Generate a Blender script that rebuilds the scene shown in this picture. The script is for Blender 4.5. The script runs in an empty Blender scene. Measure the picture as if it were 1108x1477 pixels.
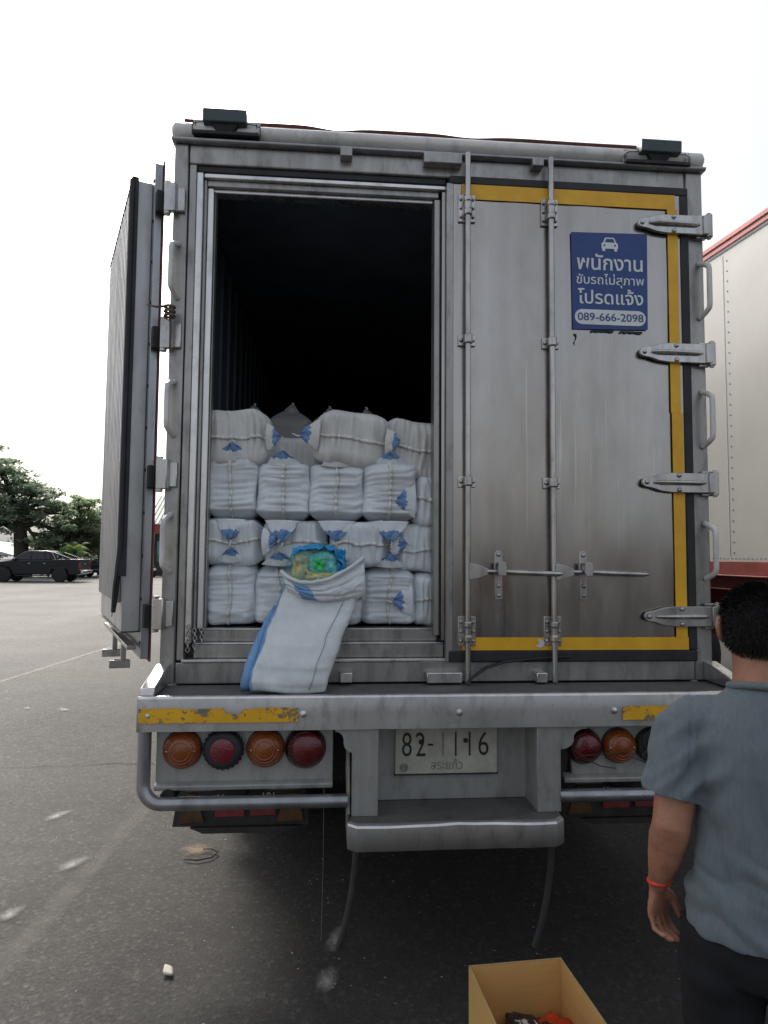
import bpy, math, random
from mathutils import Vector, Matrix, noise
R = math.radians
random.seed(7)
scene = bpy.context.scene
COL = scene.collection

# ------------------------------------------------------------------ camera
cam_d = bpy.data.cameras.new("camera")
cam = bpy.data.objects.new("camera", cam_d)
COL.objects.link(cam)
cam_d.sensor_fit = 'VERTICAL'
cam_d.sensor_height = 36.0
cam_d.sensor_width = 27.0
cam_d.lens = 36.0 * 962.35 / 1477.0
cam_d.clip_start = 0.05
cam_d.clip_end = 2000
YAW, PITCH, ROLL = 0.08206, 0.06495, 0.00821
fw = Vector((math.sin(YAW)*math.cos(PITCH), math.cos(YAW)*math.cos(PITCH), math.sin(PITCH)))
rt = Vector((math.cos(YAW), -math.sin(YAW), 0))
up = rt.cross(fw)
rt2 = rt*math.cos(ROLL) + up*math.sin(ROLL)
up2 = -rt*math.sin(ROLL) + up*math.cos(ROLL)
m = Matrix((rt2, up2, -fw)).transposed().to_4x4()
m.translation = Vector((-0.52858, -2.9923, 1.72))
cam.matrix_world = m
scene.camera = cam

# ------------------------------------------------------------------ sky, sun, exposure
SUN_EL, SUN_AZ = R(40), R(-20)
world = bpy.data.worlds.new("World")
scene.world = world
world.use_nodes = True
wn = world.node_tree
bg = wn.nodes['Background']
sky = wn.nodes.new('ShaderNodeTexSky')
sky.sky_type = 'NISHITA'
sky.sun_disc = False
sky.sun_elevation = SUN_EL
sky.sun_rotation = SUN_AZ
sky.air_density = 1.0
sky.dust_density = 8.0
sky.ozone_density = 1.0
hs = wn.nodes.new('ShaderNodeHueSaturation')
hs.inputs['Saturation'].default_value = 0.6
wn.links.new(sky.outputs[0], hs.inputs['Color'])
veil = wn.nodes.new('ShaderNodeMix'); veil.data_type = 'RGBA'
veil.inputs[0].default_value = 0.22
veil.inputs[7].default_value = (9.4, 9.8, 10.3, 1)
wn.links.new(hs.outputs[0], veil.inputs[6])
wn.links.new(veil.outputs[2], bg.inputs['Color'])
bg.inputs['Strength'].default_value = 0.12
sd = bpy.data.lights.new("sun", 'SUN')
sun = bpy.data.objects.new("sun", sd)
COL.objects.link(sun)
sd.energy = 3.0
sd.angle = R(16)
sd.color = (1.0, 0.95, 0.87)
sdir = Vector((math.sin(SUN_AZ)*math.cos(SUN_EL), math.cos(SUN_AZ)*math.cos(SUN_EL), math.sin(SUN_EL)))
sun.rotation_euler = sdir.to_track_quat('Z', 'Y').to_euler()
sun.location = (0, 0, 20)
vs = scene.view_settings
vs.view_transform = 'Standard'
vs.look = 'None'
vs.gamma = 1
vs.use_curve_mapping = False
vs.exposure = 0.55

# ------------------------------------------------------------------ material helpers
class NT:
    def __init__(s, name):
        s.m = bpy.data.materials.new(name)
        s.m.use_nodes = True
        s.t = s.m.node_tree
        s.b = s.t.nodes['Principled BSDF']
        s.out = s.t.nodes['Material Output']
        s.tc = s.t.nodes.new('ShaderNodeTexCoord')
    def n(s, typ, **kw):
        x = s.t.nodes.new(typ)
        for k, v in kw.items():
            setattr(x, k, v)
        return x
    def l(s, a, b):
        s.t.links.new(a, b)
    def vec(s, scale=(1, 1, 1), coord='Object', rot=(0, 0, 0)):
        mp = s.n('ShaderNodeMapping')
        mp.inputs['Scale'].default_value = scale
        mp.inputs['Rotation'].default_value = rot
        s.l(s.tc.outputs[coord], mp.inputs[0])
        return mp.outputs[0]
    def noise(s, scale=5, detail=4, rough=.55, vec=None, dist=0):
        x = s.n('ShaderNodeTexNoise')
        x.inputs['Scale'].default_value = scale
        x.inputs['Detail'].default_value = detail
        x.inputs['Roughness'].default_value = rough
        x.inputs['Distortion'].default_value = dist
        s.l(vec if vec is not None else s.tc.outputs['Object'], x.inputs['Vector'])
        return x.outputs['Fac']
    def ramp(s, fac, stops):
        r = s.n('ShaderNodeValToRGB')
        e = r.color_ramp.elements
        while len(e) < len(stops):
            e.new(0.5)
        for i, (p, c) in enumerate(stops):
            e[i].position = p
            if isinstance(c, (int, float)):
                c = (c, c, c)
            e[i].color = (*c[:3], 1)
        s.l(fac, r.inputs[0])
        return r.outputs[0]
    def mix(s, fac, a, b, mode='MIX'):
        x = s.n('ShaderNodeMix', data_type='RGBA', blend_type=mode)
        for k, v in ((0, fac), (6, a), (7, b)):
            sock = x.inputs[k]
            if hasattr(v, 'is_output'):
                s.l(v, sock)
            elif isinstance(v, (int, float)):
                sock.default_value = v if k == 0 else (v, v, v, 1)
            else:
                sock.default_value = (*v[:3], 1)
        return x.outputs[2]
    def bump(s, h, strength=.3, dist=.01):
        x = s.n('ShaderNodeBump')
        x.inputs['Strength'].default_value = strength
        x.inputs['Distance'].default_value = dist
        s.l(h, x.inputs['Height'])
        s.l(x.outputs[0], s.b.inputs['Normal'])
        return x
    def set(s, **kw):
        for k, v in kw.items():
            k = k.replace('_', ' ')
            if hasattr(v, 'is_output'):
                s.l(v, s.b.inputs[k])
            else:
                if isinstance(v, tuple) and len(v) == 3 and 'Radius' not in k:
                    v = (*v, 1)
                s.b.inputs[k].default_value = v
        return s

MAT = {}
def steel(name, lo, hi, rough=.42, metal=.85, dirt=.35, dirtc=(.05, .045, .04), streak=(14, 14, .7), bump=.06, spots=0.0, blotch=.4, rv=.14, stain=0.0):
    t = NT(name)
    st = t.noise(1, 6, .6, t.vec(streak))
    blot = t.noise(1.3, 3, .55, t.vec((1, 1, .8)))
    base = t.ramp(st, [(.3, lo), (.7, hi)])
    base = t.mix(blotch, base, t.ramp(blot, [(.3, tuple(c*.75 for c in lo)), (.7, hi)]))
    grime = t.noise(7, 8, .68, t.vec((2.0, 2.0, .8)))
    gm = t.ramp(grime, [(.5, 0), (.72, 1)])
    gf = t.n('ShaderNodeMath', operation='MULTIPLY'); t.l(gm, gf.inputs[0]); gf.inputs[1].default_value = dirt
    base = t.mix(gf.outputs[0], base, dirtc)
    if stain:
        sn = t.ramp(t.noise(1, 4, .6, t.vec((1.6, 1.6, .55))), [(.42, 0), (.66, 1)])
        sg = t.n('ShaderNodeMath', operation='MULTIPLY'); t.l(sn, sg.inputs[0]); sg.inputs[1].default_value = stain
        base = t.mix(sg.outputs[0], base, (.25, .195, .15))
        sn = t.ramp(t.noise(1, 3, .5, t.vec((90, 90, 1.1))), [(.66, 0), (.70, 1)])
        sg = t.n('ShaderNodeMath', operation='MULTIPLY'); t.l(sn, sg.inputs[0]); sg.inputs[1].default_value = .35
        base = t.mix(sg.outputs[0], base, (.52, .51, .50))
    if spots:
        sp = t.ramp(t.noise(38, 5, .75), [(.63, 0), (.68, 1)])
        sf = t.n('ShaderNodeMath', operation='MULTIPLY'); t.l(sp, sf.inputs[0]); sf.inputs[1].default_value = spots
        base = t.mix(sf.outputs[0], base, (.045, .04, .038))
    rr = t.ramp(t.noise(4, 6, .6, t.vec((3, 3, .5))), [(.3, max(rough-.1, .05)), (.7, rough+rv)])
    t.set(Base_Color=base, Roughness=rr, Metallic=metal)
    t.bump(t.noise(1, 5, .6, t.vec((60, 60, 3))), bump, .004)
    MAT[name] = t.m
    return t.m

steel('door_steel', (.335, .322, .308), (.415, .395, .375), .22, .97, .12, streak=(9, 9, .05), blotch=.12, rv=.06, stain=.45)
steel('frame_steel', (.25, .245, .235), (.44, .43, .415), .33, .65, .55, spots=.3)
steel('bright_steel', (.55, .55, .55), (.78, .77, .76), .28, .9, .35)
steel('rod_steel', (.34, .33, .325), (.62, .61, .60), .25, .92, .45, (.06, .045, .035), spots=.25)
steel('bumper_steel', (.33, .33, .325), (.52, .515, .505), .45, .45, .55, streak=(3, 14, 6), spots=.35)
steel('deck_steel', (.10, .10, .098), (.20, .20, .195), .6, .5, .5, streak=(3, 3, 3), spots=.5)
steel('tube_steel', (.24, .25, .265), (.38, .39, .41), .32, .8, .35)
steel('housing_steel', (.27, .275, .265), (.40, .405, .39), .5, .35, .45)
steel('aluminium_rail', (.56, .56, .545), (.74, .735, .72), .5, .2, .3, streak=(1.5, 9, 9))
steel('rib_panel', (.36, .365, .37), (.52, .52, .52), .42, .65, .3, streak=(12, 12, .4))

def simple(name, c, rough=.6, metal=0, var=.25, scale=12, bump=0, bscale=60, spec=.5, coat=0, **kw):
    t = NT(name)
    n = t.noise(scale, 5, .6)
    base = t.ramp(n, [(.3, tuple(x*(1-var) for x in c)), (.7, tuple(min(1, x*(1+var)) for x in c))])
    t.set(Base_Color=base, Roughness=rough, Metallic=metal, Specular_IOR_Level=spec, Coat_Weight=coat, **kw)
    if bump:
        t.bump(t.noise(bscale, 4, .6), bump, .01)
    MAT[name] = t.m
    return t.m

simple('crack_dark', (.032, .031, .03), .95, 0, .3, 9, 0, 60, .05)
simple('rubber', (.016, .018, .022), .62, 0, .4, 9, .15)
simple('dark_metal', (.022, .022, .024), .6, .3, .5, 9)
simple('chassis', (.012, .012, .013), .7, .1, .5, 6)
simple('inner_wall', (.085, .11, .145), .7, 0, .3, 3)
simple('green_box', (.04, .066, .072), .5, 0, .2, 10)
simple('rope', (.10, .04, .032), .85, 0, .3, 30, .4)
simple('hose', (.035, .036, .038), .55, 0, .3, 20)
simple('rag', (.12, .085, .07), .9, 0, .35, 30, .5)
simple('edge_red', (.11, .014, .022), .5, 0, .3, 18)
simple('red_stripe', (.22, .03, .04), .5, 0, .3, 18)
simple('amber_plate', (.10, .05, .015), .6, 0, .5, 12)
simple('flap_dark', (.035, .033, .03), .75, 0, .4, 8, .2)
simple('blue_cloth', (.14, .25, .46), .75, 0, .3, 60, .25, 300)
simple('stripe_blue', (.16, .32, .54), .7, 0, .2, 25, .2, 300)
simple('seam_cloth', (.66, .66, .63), .85, 0, .25, 60, .3, 200)
simple('card_edge', (.42, .29, .13), .85, 0, .2, 40)
simple('white_paint', (.62, .61, .57), .45, 0, .08, 3)
simple('sign_white', (.66, .69, .70), .5, 0, .08, 9)
simple('sign_blue', (.012, .050, .21), .42, 0, .12, 12)
simple('plate_black', (.02, .02, .02), .6, 0, .2, 30)
simple('plate_faint', (.22, .22, .19), .7, 0, .2, 60)
simple('red_oxide', (.26, .055, .045), .55, 0, .3, 5, .15)
simple('red_edge', (.50, .13, .12), .55, 0, .2, 5)
simple('orange_lens', (.75, .22, .01), .3, 0, .2, 20)
simple('tyre', (.016, .016, .017), .85, 0, .3, 20, .2)
simple('rim_dark', (.05, .05, .055), .4, .6, .2, 8)
simple('car_black', (.004, .006, .011), .3, 0, .3, 2, 0, 60, .3, .12)
simple('car_silver', (.30, .33, .37), .25, .5, .1, 3, 0, 60, .5, .5)
simple('car_dark', (.012, .018, .03), .3, .1, .1, 3, 0, 60, .3, .15)
simple('car_glass', (.010, .013, .016), .06, 0, .1, 3)
simple('chrome', (.55, .56, .57), .2, 1, .1, 8)
simple('tail_red', (.25, .01, .01), .25, 0, .2, 12)
simple('roof_green', (.19, .24, .21), .6, .1, .2, 2)
simple('wall_dark', (.05, .055, .05), .8, 0, .4, 1.5)
simple('fascia_red', (.30, .055, .04), .6, 0, .2, 2)
simple('poster_teal', (.12, .32, .34), .5, 0, .3, 2)
simple('poster_green', (.05, .22, .08), .5, 0, .3, 2)
simple('shed_white', (.34, .35, .36), .7, 0, .2, 1)
simple('bark', (.030, .024, .018), .9, 0, .4, 5, .5, 14)
simple('skin', (.37, .175, .108), .5, 0, .26, 13, .12, 260, .4, 0, Subsurface_Weight=.08, Subsurface_Radius=(.02, .008, .004), Subsurface_Scale=.4)
simple('wristband', (.75, .05, .03), .5, 0, .15, 30)
simple('trousers_cloth', (.0045, .005, .008), .85, 0, .4, 18, .3, 240)
simple('shoe', (.03, .03, .032), .6, 0, .3, 18)
simple('eye_white', (.7, .68, .65), .2)
simple('eye_dark', (.02, .012, .01), .1)
simple('lip', (.20, .075, .06), .5)
simple('leaf_litter', (.36, .345, .30), .7, 0, .15, 30)
simple('sand', (.34, .25, .17), .9, 0, .25, 20, .3, 90)
simple('bag_blue', (.02, .30, .62), .3, 0, .35, 22, .4, 60, .5)
simple('pack_gold', (.62, .50, .12), .3, .0, .6, 40, .4, 45)
simple('pack_teal', (.16, .50, .48), .3, 0, .6, 44, .5, 50)
simple('pack_green', (.02, .50, .10), .35, 0, .3, 40)
simple('pack_red', (.55, .05, .015), .3, 0, .35, 26, .4, 60)
simple('pack_dark', (.03, .02, .025), .3, 0, .5, 30, .4, 60)
simple('pack_white', (.6, .58, .56), .35, 0, .2, 30, .4, 60)

# hair
t = NT('hair'); t.set(Base_Color=(.0075, .007, .0075), Roughness=.55, Specular_IOR_Level=.35); MAT['hair'] = t.m

# transparent blue bag film
t = NT('bag_film')
t.set(Base_Color=(.10, .50, .62), Roughness=.15, Alpha=t.ramp(t.noise(26, 5, .65), [(.40, .04), (.72, .30)]))
t.bump(t.noise(34, 5, .6), .7, .02); MAT['bag_film'] = t.m

# woven sack
def sack_mat(name, c, wv=900):
    t = NT(name)
    n1 = t.noise(9, 5, .6)
    n2 = t.noise(1, 3, .5, t.vec((300, 300, 12)))
    base = t.ramp(n1, [(.25, tuple(x*.72 for x in c)), (.7, c)])
    base = t.mix(.22, base, t.ramp(n2, [(.3, tuple(x*.6 for x in c)), (.7, tuple(min(1, x*1.12) for x in c))]))
    t.set(Base_Color=base, Roughness=.62, Specular_IOR_Level=.35)
    t.bump(t.mix(.5, t.noise(420, 2, .5), t.noise(55, 4, .6)), .22, .006)
    MAT[name] = t.m
sack_mat('sack_white', (.73, .78, .815))
sack_mat('sack_grey', (.66, .66, .645))
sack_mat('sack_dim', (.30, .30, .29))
sack_mat('sack_front', (.68, .72, .745))

# worn yellow tape
def tape(name, wear):
    t = NT(name)
    n = t.noise(16, 7, .7, t.vec((1, 1, 1.4)))
    w = t.ramp(n, [(wear, 1), (wear+.03, 0)])
    col = t.ramp(t.noise(9, 5, .6), [(.3, (.64, .33, .010)), (.7, (.80, .45, .016))])
    edge = t.ramp(n, [(wear, 0), (wear+.05, 1)])
    col = t.mix(edge, (.12, .07, .02), col)
    base = t.mix(w, col, (.16, .15, .145))
    t.set(Base_Color=base, Roughness=.45)
    MAT[name] = t.m
tape('tape_good', .26)
tape('tape_worn', .43)

# lamp lenses
def lens(name, c):
    t = NT(name)
    v = t.n('ShaderNodeTexVoronoi'); v.inputs['Scale'].default_value = 140
    t.l(t.tc.outputs['Object'], v.inputs['Vector'])
    t.set(Base_Color=t.mix(.35, t.ramp(t.noise(8, 3), [(.3, tuple(x*.6 for x in c)), (.7, c)]), (.02, .01, .01)), Roughness=.24, Coat_Weight=.35, Coat_Roughness=.12)
    t.bump(v.outputs['Distance'], .35, .004)
    MAT[name] = t.m
lens('lens_amber', (.36, .085, .008))
lens('lens_red', (.17, .004, .012))
lens('reflector_red', (.34, .012, .035))
lens('lens_darkred', (.045, .002, .005))

# number plate
t = NT('plate_white')
n = t.noise(14, 6, .65)
t.set(Base_Color=t.ramp(n, [(.3, (.34, .335, .28)), (.7, (.50, .49, .43))]), Roughness=.5); MAT['plate_white'] = t.m

# trailer wall with streaks
t = NT('trailer_white')
n = t.noise(1, 5, .6, t.vec((3, 1.5, .35)))
n2 = t.noise(.5, 4, .6)
b = t.mix(.5, t.ramp(n, [(.3, (.50, .495, .465)), (.7, (.62, .615, .59))]), t.ramp(n2, [(.3, (.47, .46, .43)), (.7, (.64, .635, .615))]))
t.set(Base_Color=b, Roughness=.38, Metallic=.0); t.bump(t.noise(1.1, 3, .5), .12, .05); MAT['trailer_white'] = t.m

# shirt
t = NT('shirt_cloth')
n = t.noise(420, 3, .7); n2 = t.noise(1, 3, .6, t.vec((120, 120, 22)))
b = t.mix(.5, t.ramp(n, [(.3, (.115, .143, .160)), (.7, (.19, .228, .248))]), t.ramp(n2, [(.3, (.115, .142, .158)), (.7, (.17, .205, .222))]))
t.set(Base_Color=b, Roughness=.85, Specular_IOR_Level=.25, Sheen_Weight=.15)
t.bump(t.mix(.35, t.noise(600, 2, .6), t.noise(13, 4, .55, t.vec((1, 1, .5)))), .35, .012); MAT['shirt_cloth'] = t.m

# cardboard
t = NT('cardboard')
n = t.noise(1, 4, .6, t.vec((4, 4, 60))); n2 = t.noise(3, 5, .6)
t.set(Base_Color=t.mix(.5, t.ramp(n, [(.3, (.55, .325, .105)), (.7, (.66, .40, .14))]), t.ramp(n2, [(.3, (.52, .30, .095)), (.7, (.68, .42, .15))])), Roughness=.75)
t.bump(n, .1, .003); MAT['cardboard'] = t.m

# asphalt
t = NT('asphalt')
agg = t.n('ShaderNodeTexVoronoi'); agg.inputs['Scale'].default_value = 58; t.l(t.tc.outputs['Object'], agg.inputs['Vector'])
agg2 = t.n('ShaderNodeTexVoronoi'); agg2.inputs['Scale'].default_value = 130; t.l(t.tc.outputs['Object'], agg2.inputs['Vector'])
fine = t.noise(160, 4, .75)
mid = t.noise(9, 6, .65)
big = t.noise(.35, 5, .6)
sc1 = t.n('ShaderNodeSeparateColor'); t.l(agg.outputs['Color'], sc1.inputs[0])
sc2 = t.n('ShaderNodeSeparateColor'); t.l(agg2.outputs['Color'], sc2.inputs[0])
c = t.ramp(sc1.outputs[0], [(.05, (.030, .030, .030)), (.6, (.084, .083, .081)), (.86, (.120, .118, .113)), (.97, (.35, .34, .325))])
c = t.mix(.4, c, t.ramp(sc2.outputs[1], [(.1, (.03, .03, .029)), (.7, (.10, .098, .093)), (.97, (.30, .29, .275))]))
c = t.mix(.3, c, t.ramp(fine, [(.28, (.03, .03, .03)), (.72, (.19, .185, .175))]))
c = t.mix(.35, c, t.ramp(mid, [(.3, (.055, .054, .052)), (.7, (.15, .146, .138))]))
c = t.mix(.35, c, t.ramp(big, [(.3, (.054, .053, .053)), (.7, (.160, .152, .145))]))
# colour paler on the open yard, with shade painted in darker towards the trucks
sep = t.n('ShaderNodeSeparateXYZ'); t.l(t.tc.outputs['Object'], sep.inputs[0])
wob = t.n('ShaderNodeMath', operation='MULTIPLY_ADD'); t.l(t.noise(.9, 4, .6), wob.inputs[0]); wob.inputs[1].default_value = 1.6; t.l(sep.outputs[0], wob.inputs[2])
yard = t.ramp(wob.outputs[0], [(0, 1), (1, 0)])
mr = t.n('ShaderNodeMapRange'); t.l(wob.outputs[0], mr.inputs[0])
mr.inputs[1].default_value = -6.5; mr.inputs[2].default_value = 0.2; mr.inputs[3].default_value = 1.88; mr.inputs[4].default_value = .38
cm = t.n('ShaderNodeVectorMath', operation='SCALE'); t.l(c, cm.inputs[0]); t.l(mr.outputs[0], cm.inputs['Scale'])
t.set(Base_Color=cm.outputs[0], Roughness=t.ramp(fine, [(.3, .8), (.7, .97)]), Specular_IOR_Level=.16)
hh = t.mix(.5, agg.outputs['Distance'], fine)
t.bump(t.mix(.3, hh, mid), .75, .012); MAT['asphalt'] = t.m

# faded marks: radial / strip masks broken by noise, on thin real sheets
def faded(name, c, lo, hi, nscale=22, radial=True, amax=.9):
    t = NT(name)
    g = t.n('ShaderNodeTexGradient', gradient_type='SPHERICAL' if radial else 'LINEAR')
    mp = t.n('ShaderNodeMapping'); t.l(t.tc.outputs['Generated'], mp.inputs[0])
    n = t.noise(nscale, 7, .72) if radial else t.noise(nscale, 3, .5)
    if radial:
        mp.inputs['Location'].default_value = (-1, -1, 0); mp.inputs['Scale'].default_value = (2, 2, 0)
        t.l(mp.outputs[0], g.inputs[0])
        s = t.n('ShaderNodeMath', operation='MULTIPLY'); t.l(g.outputs['Fac'], s.inputs[0]); t.l(n, s.inputs[1])
        a = t.ramp(s.outputs[0], [(lo, 0), (hi, amax)])
    else:
        sx = t.n('ShaderNodeSeparateXYZ'); t.l(t.tc.outputs['Generated'], sx.inputs[0])
        e1 = t.n('ShaderNodeMath', operation='PINGPONG'); t.l(sx.outputs[0], e1.inputs[0]); e1.inputs[1].default_value = .5
        ee = t.ramp(e1.outputs[0], [(0, 0), (.32, 1)])
        e2 = t.n('ShaderNodeMath', operation='PINGPONG'); t.l(sx.outputs[1], e2.inputs[0]); e2.inputs[1].default_value = .5
        ef = t.ramp(e2.outputs[0], [(0, 0), (.18, 1)])
        s0 = t.n('ShaderNodeMath', operation='MULTIPLY'); t.l(ee, s0.inputs[0]); t.l(ef, s0.inputs[1])
        s = t.n('ShaderNodeMath', operation='MULTIPLY'); t.l(s0.outputs[0], s.inputs[0]); t.l(n, s.inputs[1])
        a = t.ramp(s.outputs[0], [(lo, 0), (hi, amax)])
    t.set(Base_Color=t.ramp(t.noise(60, 4, .7), [(.3, tuple(x*.75 for x in c)), (.7, c)]), Roughness=.85, Alpha=a)
    t.bump(t.noise(120, 4, .7), .5, .01)
    MAT[name] = t.m
faded('splash_white', (.42, .41, .39), .20, .52, 11, True, .65)
faded('line_faded', (.17, .158, .142), .10, .80, 7, False, .6)
faded('line_pale', (.36, .34, .31), .2, .5, 10, False, .6)
faded('sand_patch', (.26, .19, .13), .18, .46, 12, True, .7)

# foliage
def leaf_mat(name, dark, light):
    t = NT(name)
    g = t.n('ShaderNodeNewGeometry')
    c = t.ramp(g.outputs['Random Per Island'], [(0, dark), (1, light)])
    c = t.mix(.45, c, t.ramp(t.noise(.55, 3, .6), [(.35, dark), (.65, light)]))
    t.set(Base_Color=c, Roughness=.55, Specular_IOR_Level=.3)
    tr = t.n('ShaderNodeBsdfTranslucent'); t.l(c, tr.inputs[0])
    mx = t.n('ShaderNodeMixShader'); mx.inputs[0].default_value = .6
    t.l(t.b.outputs[0], mx.inputs[1]); t.l(tr.outputs[0], mx.inputs[2]); t.l(mx.outputs[0], t.out.inputs[0])
    MAT[name] = t.m
leaf_mat('leaf_big', (.15, .21, .15), (.34, .42, .29))
leaf_mat('leaf_mid', (.16, .24, .13), (.36, .48, .25))
leaf_mat('leaf_dark', (.10, .17, .13), (.22, .32, .24))
leaf_mat('leaf_palm', (.06, .13, .02), (.17, .26, .05))
leaf_mat('leaf_shrub', (.11, .135, .08), (.27, .30, .18))

# ------------------------------------------------------------------ mesh builder
class MB:
    def __init__(s):
        s.v = []; s.f = []; s.mi = []; s.mats = []; s.cur = 0
    def mat(s, name):
        if name not in s.mats:
            s.mats.append(name)
        s.cur = s.mats.index(name)
        return s
    def add(s, vs_, fs):
        o = len(s.v)
        s.v.extend([tuple(p) for p in vs_])
        for f in fs:
            s.f.append(tuple(i+o for i in f)); s.mi.append(s.cur)
        return s
    def box(s, x0, x1, y0, y1, z0, z1):
        vs_ = [(x, y, z) for z in (z0, z1) for y in (y0, y1) for x in (x0, x1)]
        return s.add(vs_, [(0, 2, 3, 1), (4, 5, 7, 6), (0, 1, 5, 4), (2, 6, 7, 3), (0, 4, 6, 2), (1, 3, 7, 5)])
    def obox(s, c, size, rot):
        hx, hy, hz = [q/2 for q in size]
        mm = rot if isinstance(rot, Matrix) else Matrix.Rotation(rot, 3, 'Z')
        vs_ = [Vector(c)+mm @ Vector((x, y, z)) for z in (-hz, hz) for y in (-hy, hy) for x in (-hx, hx)]
        return s.add(vs_, [(0, 2, 3, 1), (4, 5, 7, 6), (0, 1, 5, 4), (2, 6, 7, 3), (0, 4, 6, 2), (1, 3, 7, 5)])
    def prism(s, prof, a, b, axis):
        """closed 2D profile extruded along axis from a to b; prof coords are the two other axes in order"""
        def P(p, t):
            if axis == 'x': return (t, p[0], p[1])
            if axis == 'y': return (p[0], t, p[1])
            return (p[0], p[1], t)
        n = len(prof)
        vs_ = [P(p, a) for p in prof]+[P(p, b) for p in prof]
        fs = [tuple(range(n))[::-1], tuple(range(n, 2*n))]+[(i, (i+1) % n, n+(i+1) % n, n+i) for i in range(n)]
        return s.add(vs_, fs)
    def tube(s, pts, r, seg=10, cap=True, flat=None):
        pts = [Vector(p) for p in pts]; n = len(pts)
        rs = r if isinstance(r, (list, tuple)) else [r]*n
        ref = Vector((0, 0, 1))
        vs_ = []
        u = None
        for i, p in enumerate(pts):
            d = (pts[min(i+1, n-1)]-pts[max(i-1, 0)]).normalized()
            if u is None:
                u = d.cross(ref)
                if u.length < .05: u = d.cross(Vector((0, 1, 0)))
            else:
                u = u-d*u.dot(d)
            u = u.normalized(); w = d.cross(u)
            for k in range(seg):
                a = 2*math.pi*k/seg
                ru = rs[i]; rw = rs[i]*(flat if flat else 1)
                vs_.append(p+u*ru*math.cos(a)+w*rw*math.sin(a))
        fs = []
        for i in range(n-1):
            for k in range(seg):
                fs.append((i*seg+k, i*seg+(k+1) % seg, (i+1)*seg+(k+1) % seg, (i+1)*seg+k))
        if cap:
            fs.append(tuple(range(seg))[::-1]); fs.append(tuple((n-1)*seg+k for k in range(seg)))
        return s.add(vs_, fs)
    def cyl(s, a, b, r, seg=16):
        return s.tube([a, b], r, seg)
    def lathe(s, prof, c, axis=(0, -1, 0), seg=28):
        """prof: list of (radius, height along axis)"""
        ax = Vector(axis).normalized(); u = ax.cross(Vector((0, 0, 1)))
        if u.length < .05: u = ax.cross(Vector((1, 0, 0)))
        u.normalize(); w = ax.cross(u); c = Vector(c)
        vs_ = []
        for r, h in prof:
            for k in range(seg):
                a = 2*math.pi*k/seg
                vs_.append(c+ax*h+(u*math.cos(a)+w*math.sin(a))*max(r, 1e-4))
        n = len(prof); fs = []
        for i in range(n-1):
            for k in range(seg):
                fs.append((i*seg+k, i*seg+(k+1) % seg, (i+1)*seg+(k+1) % seg, (i+1)*seg+k))
        fs.append(tuple(range(seg))[::-1]); fs.append(tuple((n-1)*seg+k for k in range(seg)))
        return s.add(vs_, fs)
    def grid(s, P, closed_u=False):
        """P[i][j] points"""
        n, mcol = len(P), len(P[0])
        vs_ = [q for row in P for q in row]; fs = []
        for i in range(n-1):
            for j in range(mcol if closed_u else mcol-1):
                j2 = (j+1) % mcol
                fs.append((i*mcol+j, i*mcol+j2, (i+1)*mcol+j2, (i+1)*mcol+j))
        return s.add(vs_, fs)
    def loft(s, secs):
        """secs: list of (center, rx, ry, [angle about z]) horizontal elliptical rings -> closed surface"""
        return s
    def ball(s, c, r, seg=14, rings=9, sc=(1, 1, 1)):
        prof = [(r*math.sin(math.pi*i/rings), -r*math.cos(math.pi*i/rings)) for i in range(rings+1)]
        o = len(s.v); s.lathe(prof, (0, 0, 0), (0, 0, 1), seg)
        for i in range(o, len(s.v)):
            p = s.v[i]; s.v[i] = (c[0]+p[0]*sc[0], c[1]+p[1]*sc[1], c[2]+p[2]*sc[2])
        return s
    def mesh(s, name):
        me = bpy.data.meshes.new(name)
        me.from_pydata(s.v, [], s.f)
        for nme in s.mats: me.materials.append(MAT[nme])
        if len(s.mats) > 1:
            me.polygons.foreach_set('material_index', s.mi)
        me.update()
        return me
    def build(s, name, mat=None, parent=None, bevel=0, smooth=35, label=None, solid=0, fixn=True, segs=2):
        if mat and not s.mats: s.mats = [mat]
        me = s.mesh(name)
        if fixn:
            import bmesh
            bm = bmesh.new(); bm.from_mesh(me); bmesh.ops.recalc_face_normals(bm, faces=bm.faces); bm.to_mesh(me); bm.free()
        if smooth:
            me.polygons.foreach_set('use_smooth', [True]*len(me.polygons))
            if smooth < 180: me.set_sharp_from_angle(angle=R(smooth))
        o = bpy.data.objects.new(name, me)
        COL.objects.link(o)
        if parent: o.parent = parent
        if bevel:
            b_ = o.modifiers.new('bevel', 'BEVEL'); b_.width = bevel; b_.segments = segs; b_.limit_method = 'ANGLE'; b_.angle_limit = R(40)
        if solid:
            q = o.modifiers.new('solid', 'SOLIDIFY'); q.thickness = solid; q.offset = 0
        if label: o['label'] = label
        return o

def islands(mb):
    par = list(range(len(mb.v)))
    def find(a):
        while par[a] != a:
            par[a] = par[par[a]]; a = par[a]
        return a
    for f in mb.f:
        r0 = find(f[0])
        for k in f[1:]: par[find(k)] = r0
    out = {}
    for f, mi in zip(mb.f, mb.mi):
        r0 = find(f[0])
        if r0 not in out: out[r0] = (MB(), {})
        n_, mp_ = out[r0]
        n_.mat(mb.mats[mi] if mb.mats else '_')
        idx = []
        for k in f:
            if k not in mp_:
                mp_[k] = len(n_.v); n_.v.append(mb.v[k])
            idx.append(mp_[k])
        n_.f.append(tuple(idx)); n_.mi.append(n_.cur)
    return [a for a, b in out.values()]
def each(mb, name, mat=None, parent=None, **kw):
    """one part per loose piece"""
    if mat: mb.mats = [mat]
    return [i.build(name, None, parent or truck, **kw) for i in islands(mb)]

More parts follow.
